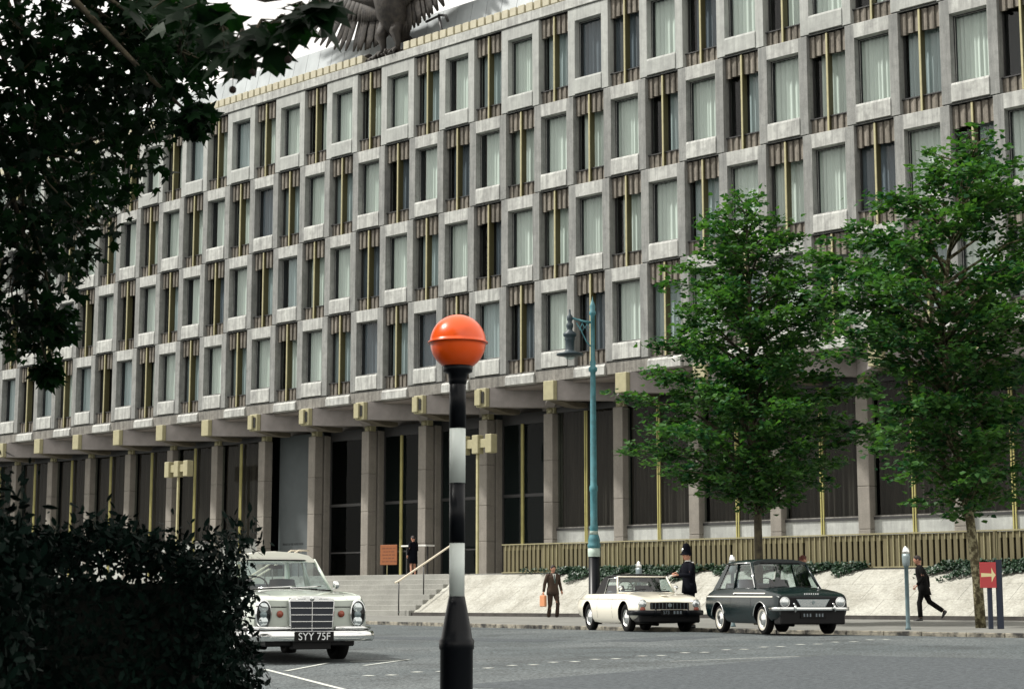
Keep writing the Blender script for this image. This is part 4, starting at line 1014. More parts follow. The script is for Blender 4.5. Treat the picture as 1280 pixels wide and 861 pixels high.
# --- cream two seat roadster
def cream_car():
    hd = math.radians(-29.5)
    fx, fy = 40.90, -19.25; L2 = 1.94
    cx, cy = fx-math.cos(hd)*L2, fy-math.sin(hd)*L2
    car = car_root('parked_roadster', 'low cream roadster with black soft top and grille, bumper painted dark for shade, beside the policeman', cx, cy, .935, hd)
    K = [(-1.94, .58, .66, .56, .36, .50, .60, .68, .70, .32), (-1.85, .64, .72, .60, .28, .50, .66, .75, .76, .36), (-1.2, .70, .76, .68, .20, .48, .72, .80, .82, .40), (-.3, .71, .765, .69, .17, .47, .72, .80, .82, .40),
         (.6, .71, .765, .67, .17, .47, .73, .805, .84, .40), (1.15, .71, .765, .66, .20, .48, .73, .795, .80, .40), (1.7, .69, .755, .64, .25, .48, .69, .745, .72, .38), (1.87, .66, .735, .62, .29, .48, .64, .69, .665, .36), (1.94, .62, .70, .58, .33, .47, .60, .63, .625, .34)]
    B = Body(K); wh = [(-1.10, .66), (1.21, .66)]
    B.build(car, 'car_cream', wh, .345, .31)
    for x in (-1.10, 1.21):
        for sg in (-1, 1): wheel(car, x, sg*.635, .298, .15, sg, 'chrome')
    for sg in (-1, 1):
        headlight(car, 1.915, sg*.595, .585, .088)
        bar(car, 'windscreen_pillar', 'car_cream', [(.62, sg*.655, .80), (.36, sg*.565, 1.17)], .022)
        bar(car, 'wing_crease', 'chrome', [(x, sg*(B.side(x, .695)+.003), .695) for x in [-1.7+i*.2 for i in range(17)]], .006, 6)
        b = MB(); b.lathe([(.05, 0), (.062, .012), (.05, .03), (.001, .034)], 14, 0, (1.93, sg*.60, .47), 'x'); b.build('indicator', 'orange_lens', car)
        pane4('side_window', car, [(-.22, sg*.66, .80), (.60, sg*.66, .80), (.37, sg*.565, 1.14), (-.08, sg*.575, 1.12)])
        bar(car, 'window_frame', 'chrome', [(-.20, sg*.667, .80), (-.12, sg*.59, 1.13), (.36, sg*.568, 1.15)], .009)
    pane4('windscreen', car, [(.63, -.64, .83), (.63, .64, .83), (.36, .555, 1.16), (.36, -.555, 1.16)], bulge=(.08, 0, 0), sub=8)
    nn = 12
    for nm, x0, zz, wd, mm in (('windscreen_top_rail', .36, 1.17, .565, 'cream_trim'), ('windscreen_base_rail', .64, .825, .65, 'cream_trim')):
        b = MB(); b.sweep([(x0+.08*(1-(2*i/nn-1)**2), -wd+2*wd*i/nn, zz) for i in range(nn+1)], .016, 6); b.build(nm, mm, car)
    b = MB(); b.loft([[(x, y*w_, z+.045*(1-y*y)) for y in [-1+i/6 for i in range(13)]]+[(x, w_*.96, z-.05), (x, -w_*.96, z-.05)] for x, w_, z in ((.37, .565, 1.165), (.2, .575, 1.19), (-.15, .58, 1.195), (-.45, .575, 1.165), (-.58, .57, 1.11))])
    b.build('soft_top', 'black', car)
    for sg in (-1, 1):
        b = MB(); b.extr([(-.20, sg*.665, .79), (-.12, sg*.585, 1.15), (-.5, sg*.575, 1.15), (-.62, sg*.57, 1.08), (-.92, sg*.62, .80)], (0, -sg*.03, 0)); b.build('soft_top_side', 'black', car)
    pane4('rear_window', car, [(-.94, .56, .82), (-.94, -.56, .82), (-.58, -.52, 1.11), (-.58, .52, 1.11)])
    b = MB(); b.sweep([(.1, -.58, .84), (-.55, -.60, .83), (-.6, .60, .83), (.1, .58, .84)], .03, 6); b.build('cockpit_rim', 'seat_dark', car)
    for y in (-.33, .33): seat(car, -.30, y, 'seat_dark', .76)
    steering(car, .22, -.34, .90)
    b = MB(); b.sweep([(.42, -.6, .83), (.42, .6, .83)], [(.08, .04)]*2, 8); b.build('dashboard', 'seat_dark', car)
    b = MB(); b.box(.42, .44, -.09, .09, 1.07, 1.12); b.build('rear_mirror', 'black', car)
    for x in (.52, -.42): shut_line(car, B, x, .22, .76)
    # grille; bumper and lower nose painted black to stand for shade
    b = MB(); b.box(1.86, 1.955, -.44, .44, .475, .625); g_ = b.build('grille', 'black', car, bevel=.02)
    b = MB()
    for i in range(11): y = -.40+i*.08; b.box(1.956, 1.960, y-.004, y+.004, .49, .61)
    b.build('grille_bar', 'meter_grey', g_)
    b = MB(); b.extr([(1.957, -.035, .53), (1.957, .035, .53), (1.957, .045, .58), (1.957, 0, .61), (1.957, -.045, .58)], (.006, 0, 0)); b.build('badge', 'meter_grey', g_)
    b = MB(); b.sweep([(1.55, -.78, .41), (1.92, -.74, .41), (2.02, -.55, .41), (2.04, 0, .41), (2.02, .55, .41), (1.92, .74, .41), (1.55, .78, .41)], [(.03, .055)]*7, 10); b.build('bumper', 'post_black', car)
    b = MB(); b.box(1.62, 1.965, -.68, .68, .20, .46); b.build('lower_panel', 'black', car, bevel=.03)
    for y in (-.36, .36): b = MB(); b.sweep([(2.06, y, .34), (2.08, y, .43), (2.05, y, .50)], [.025, .03, .018], 8); b.build('overrider', 'post_black', car)
    b = MB(); b.box(2.065, 2.08, -.25, .25, .36, .47); p = b.build('number_plate', 'plate', car)
    text('plate_text', '573', .105, 'plate_dim', p, (2.083, -.13, .415), (PI/2, 0, PI/2), .001, .92)
    b = MB()
    for i in range(3): b.box(2.082, 2.083, .03+i*.07, .07+i*.07, .385, .445)
    b.build('plate_text', 'plate_dim', p)
    b = MB(); b.sweep([(1.72, 0, .755), (1.55, 0, .775), (1.35, 0, .795)], [(.06, .004), (.07, .006), (.02, .004)], 8); b.build('bonnet_bulge', 'car_cream', car)
    for sg, m in ((-1, 'red_lens'), (1, 'chrome')):
        b = MB(); b.sweep([(.72, sg*.62, .80), (.74, sg*.64, .90)], .010, 6); b.ball((.74, sg*.64, .935), .022, .05, .045); b.build('wing_mirror', 'chrome', car)
    wiper(car, (.74, -.40, .86), (.69, -.05, .90)); wiper(car, (.75, .10, .86), (.70, .42, .90))
    bar(car, 'exhaust_pipe', 'rubber', [(-1.2, .3, .16), (.5, .3, .15)], .035); bar(car, 'axle', 'rubber', [(1.21, -.6, .25), (1.21, .6, .25)], .035); bar(car, 'axle', 'rubber', [(-1.1, -.6, .25), (-1.1, .6, .25)], .035)
cream_car()

# --- silver green saloon with stacked lamps
def silver_car():
    hd = math.radians(-24.0)      # towards the camera, turned a little to the right
    L2 = 2.40; fx, fy = 44.35, -31.85
    cx, cy = fx-math.cos(hd)*L2, fy-math.sin(hd)*L2
    car = car_root('parked_saloon', 'large pale silver saloon with upright black grille behind the dark hedge', cx, cy, .705, hd)
    K = [(-2.40, .72, .80, .74, .40, .60, .80, .92, .88, .50), (-2.25, .78, .86, .80, .30, .60, .88, 1.02, .94, .54), (-1.4, .80, .89, .80, .24, .58, .92, 1.03, 1.02, .55), (-.4, .81, .895, .78, .21, .57, .94, 1.04, 1.04, .52),
         (.8, .81, .895, .78, .21, .57, .94, 1.03, 1.06, .50), (1.5, .80, .89, .78, .24, .57, .93, 1.015, 1.03, .48), (2.05, .78, .88, .78, .29, .57, .92, .99, .975, .46), (2.30, .76, .865, .78, .33, .56, .88, .955, .935, .44), (2.40, .72, .83, .75, .37, .55, .82, .895, .885, .42)]
    B = Body(K); wh = [(-1.42, .76), (1.33, .76)]
    B.build(car, 'car_silver', wh, .36, .335)
    for x in (-1.42, 1.33):
        for sg in (-1, 1): wheel(car, x, sg*.735, .325, .18, sg, 'chrome', None, steer=.06 if x > 0 else 0)
    greenhouse(car, 'car_silver', 'car_roof', .86, .42, -1.20, -1.75, 1.05, 1.54, .77, .62, -.28, 'seat_dark', trim=None, zrear=1.05, roof_crown=.10)
    for sg in (-1, 1):
        # stacked lamp unit behind one oval glass
        b = MB(); pr = [(1.0, 0), (1.03, .03), (.95, .06), (.8, .075)]
        rings = []
        for q, h in [(1.0, -.12), (1.04, 0), (.98, .03), (.9, .035)]:
            rings.append([(2.42+h, sg*.70+.118*q*math.cos(a), .70+.205*q*math.sin(a)) for a in [2*PI*i/28 for i in range(28)]])
        b.loft(rings, cap=False); o = b.build('headlight', 'chrome', car)
        b = MB(); b.loft([[(2.42+h, sg*.70+.107*q*math.cos(a), .70+.192*q*math.sin(a)) for a in [2*PI*i/28 for i in range(28)]] for q, h in ((1, -.005), (.001, -.006))], cap=False); b.build('lamp_back', 'black', o)
        for dz, rr, mm in ((.095, .064, 'lens'), (-.008, .045, 'meter_grey'), (-.105, .064, 'lens')):
            b = MB(); b.lathe([(rr*1.15, -.0), (rr*1.15, .018), (rr, .020), (rr*.7, .033), (.001, .038)], 20, 0, (2.42, sg*.70, .70+dz), 'x'); b.build('lamp', mm, o)
        b = MB(); b.loft([[(2.42+h, sg*.70+.107*q*math.cos(a), .70+.192*q*math.sin(a)) for a in [2*PI*i/28 for i in range(28)]] for q, h in ((1, .035), (.7, .055), (.35, .065), (.001, .068))], cap=False); b.build('lamp_glass', 'clear_cover', o)
        b = MB(); b.lathe([(.046, 0), (.049, .014), (.038, .016), (.032, .03), (.001, .036)], 18, 0, (2.405, sg*.455, .70), 'x'); b.build('indicator', 'orange_lens', car)
        # upper bumper blade
        b = MB(); b.sweep([(1.95, sg*.92, .50), (2.42, sg*.87, .50), (2.50, sg*.70, .50), (2.53, sg*.33, .50)], [(.035, .028)]*4, 10); b.build('bumper_blade', 'chrome', car)
        b = MB(); b.sweep([(1.92, sg*.93, .46), (2.43, sg*.85, .46), (2.50, sg*.68, .46), (2.51, sg*.30, .46)], [(.02, .02)]*4, 8); b.build('bumper_strip', 'black', car)
        body_line(car, B, 'side_trim', 'chrome', -2.1, 2.1, .66, .66, .018, both=False) if sg == 1 else None
        b = MB(); b.sweep([(.72, sg*.80, 1.04), (.74, sg*.86, 1.08)], .012, 6); b.ball((.74, sg*.88, 1.13), .03, .055, .06, n=16); b.build('wing_mirror', 'chrome', car)
        # fender crest
        b = MB(); b.sweep([(x, sg*(.74), B.top(x, .74)+.004) for x in (1.2, 1.6, 2.0, 2.25)], [(.006, .004)]*4, 6); b.build('wing_crest', 'car_silver', car)
    b = MB(); b.sweep([(1.90, -.97, .385), (2.30, -.96, .385), (2.47, -.86, .39), (2.56, -.55, .39), (2.58, 0, .39), (2.56, .55, .39), (2.47, .86, .39), (2.30, .96, .385), (1.90, .97, .385)], [(.035, .075)]*9, 14); b.build('bumper', 'chrome', car)
    # grille
    b = MB(); b.extr([(2.30, -.315, .40), (2.30, .315, .40), (2.30, .345, .88), (2.30, .31, .93), (2.30, .12, .955), (2.30, -.12, .955), (2.30, -.31, .93), (2.30, -.345, .88)], (.17, 0, 0)); gs = b.build('grille', 'chrome', car, bevel=.012)
    b = MB(); b.extr([(2.472, -.295, .41), (2.472, .295, .41), (2.472, .32, .88), (2.472, -.32, .88)], (.008, 0, 0)); b.build('grille_mesh', 'grille_dark', gs)
    b = MB()
    for z in (.50, .595, .69, .785): hw = .295+.025*(z-.41)/.47; b.box(2.482, 2.488, -hw, hw, z-.005, z+.005)
    b.box(2.482, 2.490, -.004, .004, .41, .88); b.build('grille_bar', 'silver', gs)
    b = MB(); b.lathe([(.036, 0), (.036, .012), (.001, .016)], 20, 0, (2.46, 0, .918), 'x')
    for q in (-.20, .20): b.sweep([(2.475, q*.5, .922), (2.475, q*.9, .918), (2.475, q*1.2, .908)], [(.01, .014), (.008, .010), (.003, .003)], 6)
    b.build('grille_badge', 'chrome', gs)
    bar(car, 'bonnet_edge', 'black', [(2.405, -.60, .80), (2.407, -.36, .80)], .006); bar(car, 'bonnet_edge', 'black', [(2.405, .60, .80), (2.407, .36, .80)], .006)
    for sg in (-1, 1): bar(car, 'bonnet_gap', 'black', [(x, sg*.55, B.top(x, .55)+.001) for x in (1.0, 1.4, 1.8, 2.2, 2.38)], .004)
    b = MB(); b.box(2.60, 2.618, -.29, .29, .31, .455); p = b.build('number_plate', 'plate', car, bevel=.005)
    text('plate_text', 'SYY 75F', .150, 'plate_txt', p, (2.621, 0, .382), (PI/2, 0, PI/2), .0015, .93)
    b = MB(); b.box(2.10, 2.42, -.66, .66, .24, .37); b.build('lower_panel', 'black', car, bevel=.02)
    b = MB(); b.box(2.30, 2.50, -.28, .28, .20, .34); b.build('sump_guard', 'black', car, bevel=.01)
    bar(car, 'wiper', 'chrome', [(.985, -.42, 1.075), (1.0, .0, 1.095), (.955, .16, 1.11)], .010); bar(car, 'wiper', 'chrome', [(1.0, .08, 1.075), (.97, .40, 1.095), (.93, .58, 1.11)], .010)
    b = MB(); b.sweep([(1.00, -.50, 1.06), (1.04, 0, 1.07), (1.00, .50, 1.06)], [(.03, .012)]*3, 8); b.build('scuttle_vent', 'black', car)
    b = MB()
    for sg in (-1, 1): b.sweep([(-.28, sg*.70, 1.05), (-.30, sg*.63, 1.50)], .022, 6)
    b.build('centre_post', 'car_silver', car)
    bar(car, 'axle', 'rubber', [(1.33, -.7, .26), (1.33, .7, .26)], .04); bar(car, 'axle', 'rubber', [(-1.42, -.7, .28), (-1.42, .7, .28)], .05); bar(car, 'exhaust_pipe', 'rubber', [(-1.6, -.3, .2), (1.0, -.3, .2)], .04)
silver_car()
# ------------------------------------------------------------------ people
def skin_obj(name, pts, edges, rad, m, parent, sub=2):
    me = bpy.data.meshes.new(name); me.from_pydata([tuple(p) for p in pts], edges, [])
    o = bpy.data.objects.new(name, me); col.objects.link(o)
    md = o.modifiers.new('s', 'SKIN'); md.use_smooth_shade = True
    for i, q in enumerate(rad):
        v = me.skin_vertices[0].data[i]; v.radius = q if isinstance(q, tuple) else (q, q); v.use_root = (i == 0)
    if sub: o.modifiers.new('u', 'SUBSURF').levels = sub
    bpy.context.view_layer.update(); dg = bpy.context.evaluated_depsgraph_get()
    m2 = bpy.data.meshes.new_from_object(o.evaluated_get(dg)); o.modifiers.clear(); o.data = m2; m2.name = name
    m2.materials.clear(); m2.materials.append(M[m])
    if parent is not None: o.parent = parent
    return o
def person(label, x, y, z, hd, h, pose, jacket, trouser, hair, skirt=False, longcoat=0.0, female=False, tie=True):
    """faces local +x, y is its left"""
    t = thing('person', label, 'person', (x, y, z), hd); t.scale = (h/1.75,)*3
    V = Vector; hipz = .90
    pel = V((0, 0, .95)); ch = V((.0, 0, 1.28)); nk = V((.0, 0, 1.46)); hc = V((.02, 0, 1.62)); lean = pose.get('lean', 0)
    for p_ in (ch, nk, hc): p_.x += lean*(p_.z-.95)
    J = {'pel': pel, 'ch': ch, 'nk': nk}
    for s_, n_ in ((1, 'l'), (-1, 'r')):
        J[n_+'sh'] = V((ch.x, s_*.185, 1.41)); J[n_+'hp'] = V((0, s_*.09, hipz))
        J[n_+'kn'] = V(pose.get(n_+'kn', (.02, s_*.10, .48))); J[n_+'an'] = V(pose.get(n_+'an', (-.02, s_*.11, .08)))
        J[n_+'el'] = V(pose.get(n_+'el', (-.03+ch.x, s_*.25, 1.14))); J[n_+'wr'] = V(pose.get(n_+'wr', (.08, s_*.25, .90)))
    names = ['pel', 'ch', 'nk', 'lsh', 'lel', 'lwr', 'rsh', 'rel', 'rwr', 'lhp', 'lkn', 'lan', 'rhp', 'rkn', 'ran']
    pts = [J[n_] for n_ in names]+[hc]
    R_ = [(.12, .09), (.13, .09), .05, .06, .04, .028, .06, .04, .028, .08, .055, .04, .08, .055, .04, .06]
    E_ = [(0, 1), (1, 2), (2, 15), (1, 3), (3, 4), (4, 5), (1, 6), (6, 7), (7, 8), (0, 9), (9, 10), (10, 11), (0, 12), (12, 13), (13, 14)]
    body = skin_obj('body', pts, E_, R_, 'skin', t, 1)
    # head and hands are joined into the body mesh
    b = MB()
    hd_ = []
    turn = pose.get('turn', 0)
    for i in range(13):
        a = -PI/2+PI*i/12; zz = math.sin(a); rr = max(math.cos(a), .001)
        ring = []
        for j in range(18):
            th = 2*PI*j/18; cx_, cy_ = math.cos(th), math.sin(th)
            rx = .098*(1.0 if cx_ < 0 else (.92 if zz < 0 else 1.0)); ry = .076*(1-.16*max(0, -zz))
            nose = .022*math.exp(-((zz+.12)/.16)**2)*max(0, cx_)**18; chin = .012*math.exp(-((zz+.78)/.2)**2)*max(0, cx_)**4; brow = .004*math.exp(-((zz-.2)/.1)**2)*max(0, cx_)**2
            eye = -.006*math.exp(-((zz-.03)/.10)**2)*max(0, cx_)**3*(1 if abs(cy_) > .2 else 0)
            px = rr*rx*cx_+nose+chin+brow+eye; py = rr*ry*cy_
            ring.append((hc.x+px*math.cos(turn)-py*math.sin(turn), hc.y+px*math.sin(turn)+py*math.cos(turn), hc.z+.118*zz))
        hd_.append(ring)
    b.loft(hd_, 0)
    rot = lambda px, py, pz: (hc.x+px*math.cos(turn)-py*math.sin(turn), hc.y+px*math.sin(turn)+py*math.cos(turn), hc.z+pz)
    for s_ in (-1, 1):
        b.ball(rot(-.005, s_*.078, -.005), .02, .010, .032, 0, 8, 6)
        b.ball(rot(.086, s_*.030, .004), .008, .012, .006, 1, 8, 4)
    b.ball(rot(.088, 0, -.058), .008, .022, .006, 2, 8, 4)
    for n_, s_ in (('l', 1), ('r', -1)):
        wr = J[n_+'wr']; d = (wr-J[n_+'el']).normalized(); side = V((0, s_, 0)); sd_ = d.cross(V((0, 1, 0)));
        sd_ = sd_.normalized() if sd_.length > .2 else V((1, 0, 0))
        b.sweep([wr-d*.01, wr+d*.05, wr+d*.09], [(.026, .018), (.040, .018), (.038, .014)], 8)
        for k, (off, ln) in enumerate(((-.030, .060), (-.010, .072), (.010, .068), (.028, .052))):
            p0 = wr+d*.085+sd_*off; p1 = p0+d*ln*.5; p2 = p1+d*ln*.38-V((0, s_, 0))*.018
            b.sweep([p0, p1, p2], [.0095, .009, .007], 6)
        p0 = wr+d*.03-sd_*(-.03); b.sweep([p0, p0+d*.03+sd_*.022, p0+d*.06+sd_*.022-V((0, s_, 0))*.01], [.012, .011, .008], 6)
    tmp = b.build('tmp', ['skin', 'black', 'seat_red'])
    bm = bmesh.new(); bm.from_mesh(body.data); bm.from_mesh(tmp.data)
    for m_ in ('black', 'seat_red'): body.data.materials.append(M[m_])
    bm.to_mesh(body.data); bm.free(); bpy.data.objects.remove(tmp)
    # clothing
    b = MB()
    def ell(cx_, cy_, rx, ry, z_, n_=20): return [(cx_+rx*math.cos(2*PI*i/n_), cy_+ry*math.sin(2*PI*i/n_), z_) for i in range(n_)]
    hem = .80-longcoat
    L_ = lean
    rings = [ell(L_*0+pose.get('hemx', 0), 0, .165, .215, hem), ell(0, 0, .155, .205, .92), ell(.0+L_*.1, 0, .135, .175, 1.07), ell(L_*.3, 0, .145, .195, 1.25), ell(L_*.42, 0, .125, .205, 1.38), ell(L_*.48, 0, .085, .13, 1.45), ell(L_*.5, 0, .058, .062, 1.49)]
    b.loft(rings, 0, cap=True)
    for n_ in 'lr':
        sh, el, wr = J[n_+'sh'], J[n_+'el'], J[n_+'wr']
        b.sweep([sh.lerp(nk, .35), sh+V((0, 0, -.01)), sh.lerp(el, .5), el, el.lerp(wr, .5), wr-(wr-el)*.05], [.06, .072, .064, .055, .050, .044], 12)
    b.build('jacket' if not skirt else 'dress', jacket, t)
    b = MB()
    if not skirt:
        for n_, s_ in (('l', 1), ('r', -1)):
            hp, kn, an = J[n_+'hp'], J[n_+'kn'], J[n_+'an']
            b.sweep([hp+V((0, 0, .10)), hp, hp.lerp(kn, .5), kn, kn.lerp(an, .5), an+(kn-an)*.06], [(.10, .12), (.095, .11), .088, .070, .066, .062], 12)
        b.build('trousers', trouser, t)
    b = MB()
    for n_ in 'lr':
        an = J[n_+'an']; kn = J[n_+'kn']; d = (an-kn).normalized(); tilt = pose.get(n_+'ft', 0)
        f = V((math.cos(tilt), 0, math.sin(tilt)))
        b.sweep([an+d*.03-f*.05+V((0, 0, .0)), an+d*.035+f*.02, an+d*.055+f*.12, an+d*.06+f*.19], [(.040, .045), (.046, .05), (.045, .03), (.02, .015)], 10)
    b.build('shoes', 'shoe', t)
    b = MB(); rings = []
    for i in range(9):
        a = -.25+(PI/2+.25)*i/8; zz = math.sin(a); rr = max(math.cos(a), .001)
        ring = []
        for j in range(18):
            th = 2*PI*j/18; cx_, cy_ = math.cos(th), math.sin(th)
            q = 1.09; front = max(0, cx_)
            zof = (.05 if zz < .5 else 0)*front
            px, py = rr*.098*cx_*q*(1-.12*front*(1-zz)), rr*.076*cy_*1.10
            ring.append((hc.x+px*math.cos(turn)-py*math.sin(turn), hc.y+px*math.sin(turn)+py*math.cos(turn), hc.z+.128*zz+zof+(.02 if zz < .4 else 0)))
        rings.append(ring)
    b.loft(rings, 0, cap=False)
    if hair: b.build('hair', hair, t)
    if tie:
        b = MB(); xc = .128; b.extr([(.095+lean*.48, -.055, 1.46), (.098+lean*.48, .055, 1.46), (.150+lean*.2, 0.0, 1.16)], (.012, 0, 0)); b.build('shirt', 'shirt', t)
        b = MB(); b.extr([(.112+lean*.48, -.014, 1.44), (.112+lean*.48, .014, 1.44), (.164+lean*.2, .018, 1.18), (.168+lean*.2, 0, 1.16), (.164+lean*.2, -.018, 1.18)], (.008, 0, 0)); b.build('tie', 'tie', t)
    return t, J, hc
# man walking on the left with a tan bag
wk = {'lkn': (.16, .10, .50), 'lan': (.06, .11, .09), 'rkn': (.0, -.10, .48), 'ran': (-.10, -.11, .08), 'lel': (-.04, .27, 1.15), 'lwr': (.08, .27, .92), 'rel': (-.06, -.26, 1.14), 'rwr': (-.08, -.29, .88)}
RIGHT = math.atan2(.689, .725)          # towards the right of the picture
p, J, hc = person('man in brown suit and tie walking on the pavement with a tan bag', 27.45, -8.05, 1.005, -.38, 1.67, wk, 'suit_brown', 'suit_brown', 'hair_dark')
b = MB(); b.box(-.24, .12, -.36, -.27, .42, .78); bg_ = b.build('handbag', 'bag', None, bevel=.02); tag(bg_, 'tan bag hanging from the right hand of the man in the brown suit', 'bag')
bg_.matrix_world = Matrix.Translation((27.45, -8.05, 1.005)) @ Matrix.Rotation(-.38, 4, 'Z') @ Matrix.Scale(1.67/1.75, 4)
b = MB(); b.sweep([(-.16, -.315, .78), (-.12, -.315, .86), (-.04, -.315, .88), (.02, -.315, .78)], .008, 6); b.build('strap', 'bag', bg_)
# policeman, turned to the left, hands held before him
pc = {'lel': (.10, .27, 1.16), 'lwr': (.32, .12, 1.18), 'rel': (.10, -.27, 1.16), 'rwr': (.32, -.08, 1.17), 'lean': .06}
p, J, hc = person('policeman in dark uniform and tall helmet standing between the two parked cars', 40.25, -17.74, 1.0, RIGHT+PI+.35, 1.69, pc, 'uniform', 'uniform', 'hair_dark', longcoat=.02, tie=False)
b = MB(); prof = [(1.42, -.01), (1.28, .012), (1.15, .022), (1.10, .05), (1.06, .10), (.95, .16), (.72, .21), (.4, .235), (.001, .24)]
b.loft([[(hc.x+.098*q*math.cos(2*PI*i/24)+(.02 if q > 1.2 and math.cos(2*PI*i/24) > 0 else 0), .082*q*math.sin(2*PI*i/24), hc.z+.035+h-(.015 if q > 1.2 else 0)) for i in range(24)] for q, h in prof], cap=False)
b.ball((hc.x, 0, hc.z+.285), .014); hm = b.build('helmet', 'uniform', p)
b = MB(); b.lathe([(.036, 0), (.030, .01), (.001, .014)], 10, 0, (0, 0, 0), 'x'); 
for i in range(8): a = 2*PI*i/8; b.extr([(0, .03*math.cos(a-.3), .03*math.sin(a-.3)), (0, .03*math.cos(a+.3), .03*math.sin(a+.3)), (0, .052*math.cos(a), .052*math.sin(a))], (.006, 0, 0))
bd = b.build('badge', 'silver', hm); bd.location = (hc.x+.098, 0, hc.z+.13); bd.rotation_euler = (0, -.25, 0)
b = MB()
for i in range(5): b.ball((.14-.004*i, 0, 1.36-.1*i), .012)
for s_ in (-1, 1): b.box(-.02, .03, s_*.17-.03, s_*.17+.03, 1.455, 1.475)
b.build('buttons', 'silver', p)
b = MB(); b.lathe([(.062, 0), (.066, .03), (.06, .05)], 14, 0, (.028, 0, 1.46)); b.build('collar', 'shirt', p)
b = MB(); b.box(.36, .46, -.05, .09, 1.16, 1.175); nb = b.build('notebook', 'shirt', None); tag(nb, 'small pale notebook held in the hands of the policeman', 'notebook')
nb.matrix_world = Matrix.Translation((40.25, -17.74, 1.0)) @ Matrix.Rotation(RIGHT+PI+.35, 4, 'Z') @ Matrix.Scale(1.69/1.75, 4)
# man in dark coat striding to the left
st = {'lkn': (.12, .10, .50), 'lan': (.10, .11, .09), 'rkn': (-.16, -.10, .52), 'ran': (-.52, -.11, .27), 'rft': -.9, 'lel': (.02, .27, 1.14), 'lwr': (.18, .27, .95), 'rel': (-.14, -.27, 1.15), 'rwr': (-.16, -.28, .90), 'lean': .16, 'hemx': -.05}
person('man in dark coat striding left past the blue green parking meter', 40.45, -8.35, 1.06, RIGHT+PI-.15, 1.68, st, 'suit_dark', 'suit_dark', 'hair_dark', longcoat=.10, tie=False)
# man whose head shows over the green car
person('auburn haired person behind the dark green car, only the head above its roof', 39.45, -12.25, 1.05, RIGHT+PI*.1, 1.64, {}, 'suit_dark', 'suit_dark', 'hair_red', tie=False)
# woman in the entrance
wn = {'rel': (.02, -.25, 1.14), 'rwr': (.20, -.20, 1.05), 'lel': (-.02, .25, 1.14), 'lwr': (.10, .22, .92)}
person('woman in dark dress standing by the notice board in the shaded entrance', 12.3, .35, 2.5, PI, 1.66, wn, 'uniform', 'uniform', 'hair_dark', skirt=True, longcoat=.22, tie=False)

# ------------------------------------------------------------------ vegetation
def leaf_shape(kind):
    if kind == 'plane':      # five pointed lobes
        p = [(0, 0), (.20, .10), (.52, .04), (.34, .26), (.50, .58), (.22, .50), (.0, 1.0), (-.22, .50), (-.50, .58), (-.34, .26), (-.52, .04), (-.20, .10)]
    elif kind == 'lobed': p = [(0, 0), (.42, .18), (.30, .50), (.0, .95), (-.30, .50), (-.42, .18)]
    elif kind == 'oval': p = [(0, 0), (.20, .3), (.19, .65), (0, 1.0), (-.19, .65), (-.20, .3)]
    else: p = [(0, 0), (.45, .15), (.35, .6), (0, .9), (-.35, .6), (-.45, .15)]
    return p
class Leaves:
    def __init__(s, kind): s.p = leaf_shape(kind); s.v = []; s.f = []
    def add(s, c, sz, n, t, fold=.18):
        n = n.normalized(); t = (t-n*t.dot(n))
        if t.length < 1e-4: t = Vector((1, 0, 0)).cross(n)
        t.normalize(); b_ = n.cross(t); o = len(s.v)
        for x, y in s.p: s.v.append(tuple(c+b_*(x*sz)+t*(y*sz)-n*(fold*sz*(abs(x)+.25*y*y))))
        s.f.append(list(range(o, o+len(s.p))))
    def build(s, name, m, parent=None):
        me = bpy.data.meshes.new(name); me.from_pydata(s.v, [], s.f); me.materials.append(M[m]); me.update()
        o = bpy.data.objects.new(name, me); col.objects.link(o)
        if parent is not None: o.parent = parent
        return o
def rv(): return Vector((random.gauss(0, 1), random.gauss(0, 1), random.gauss(0, 1)))
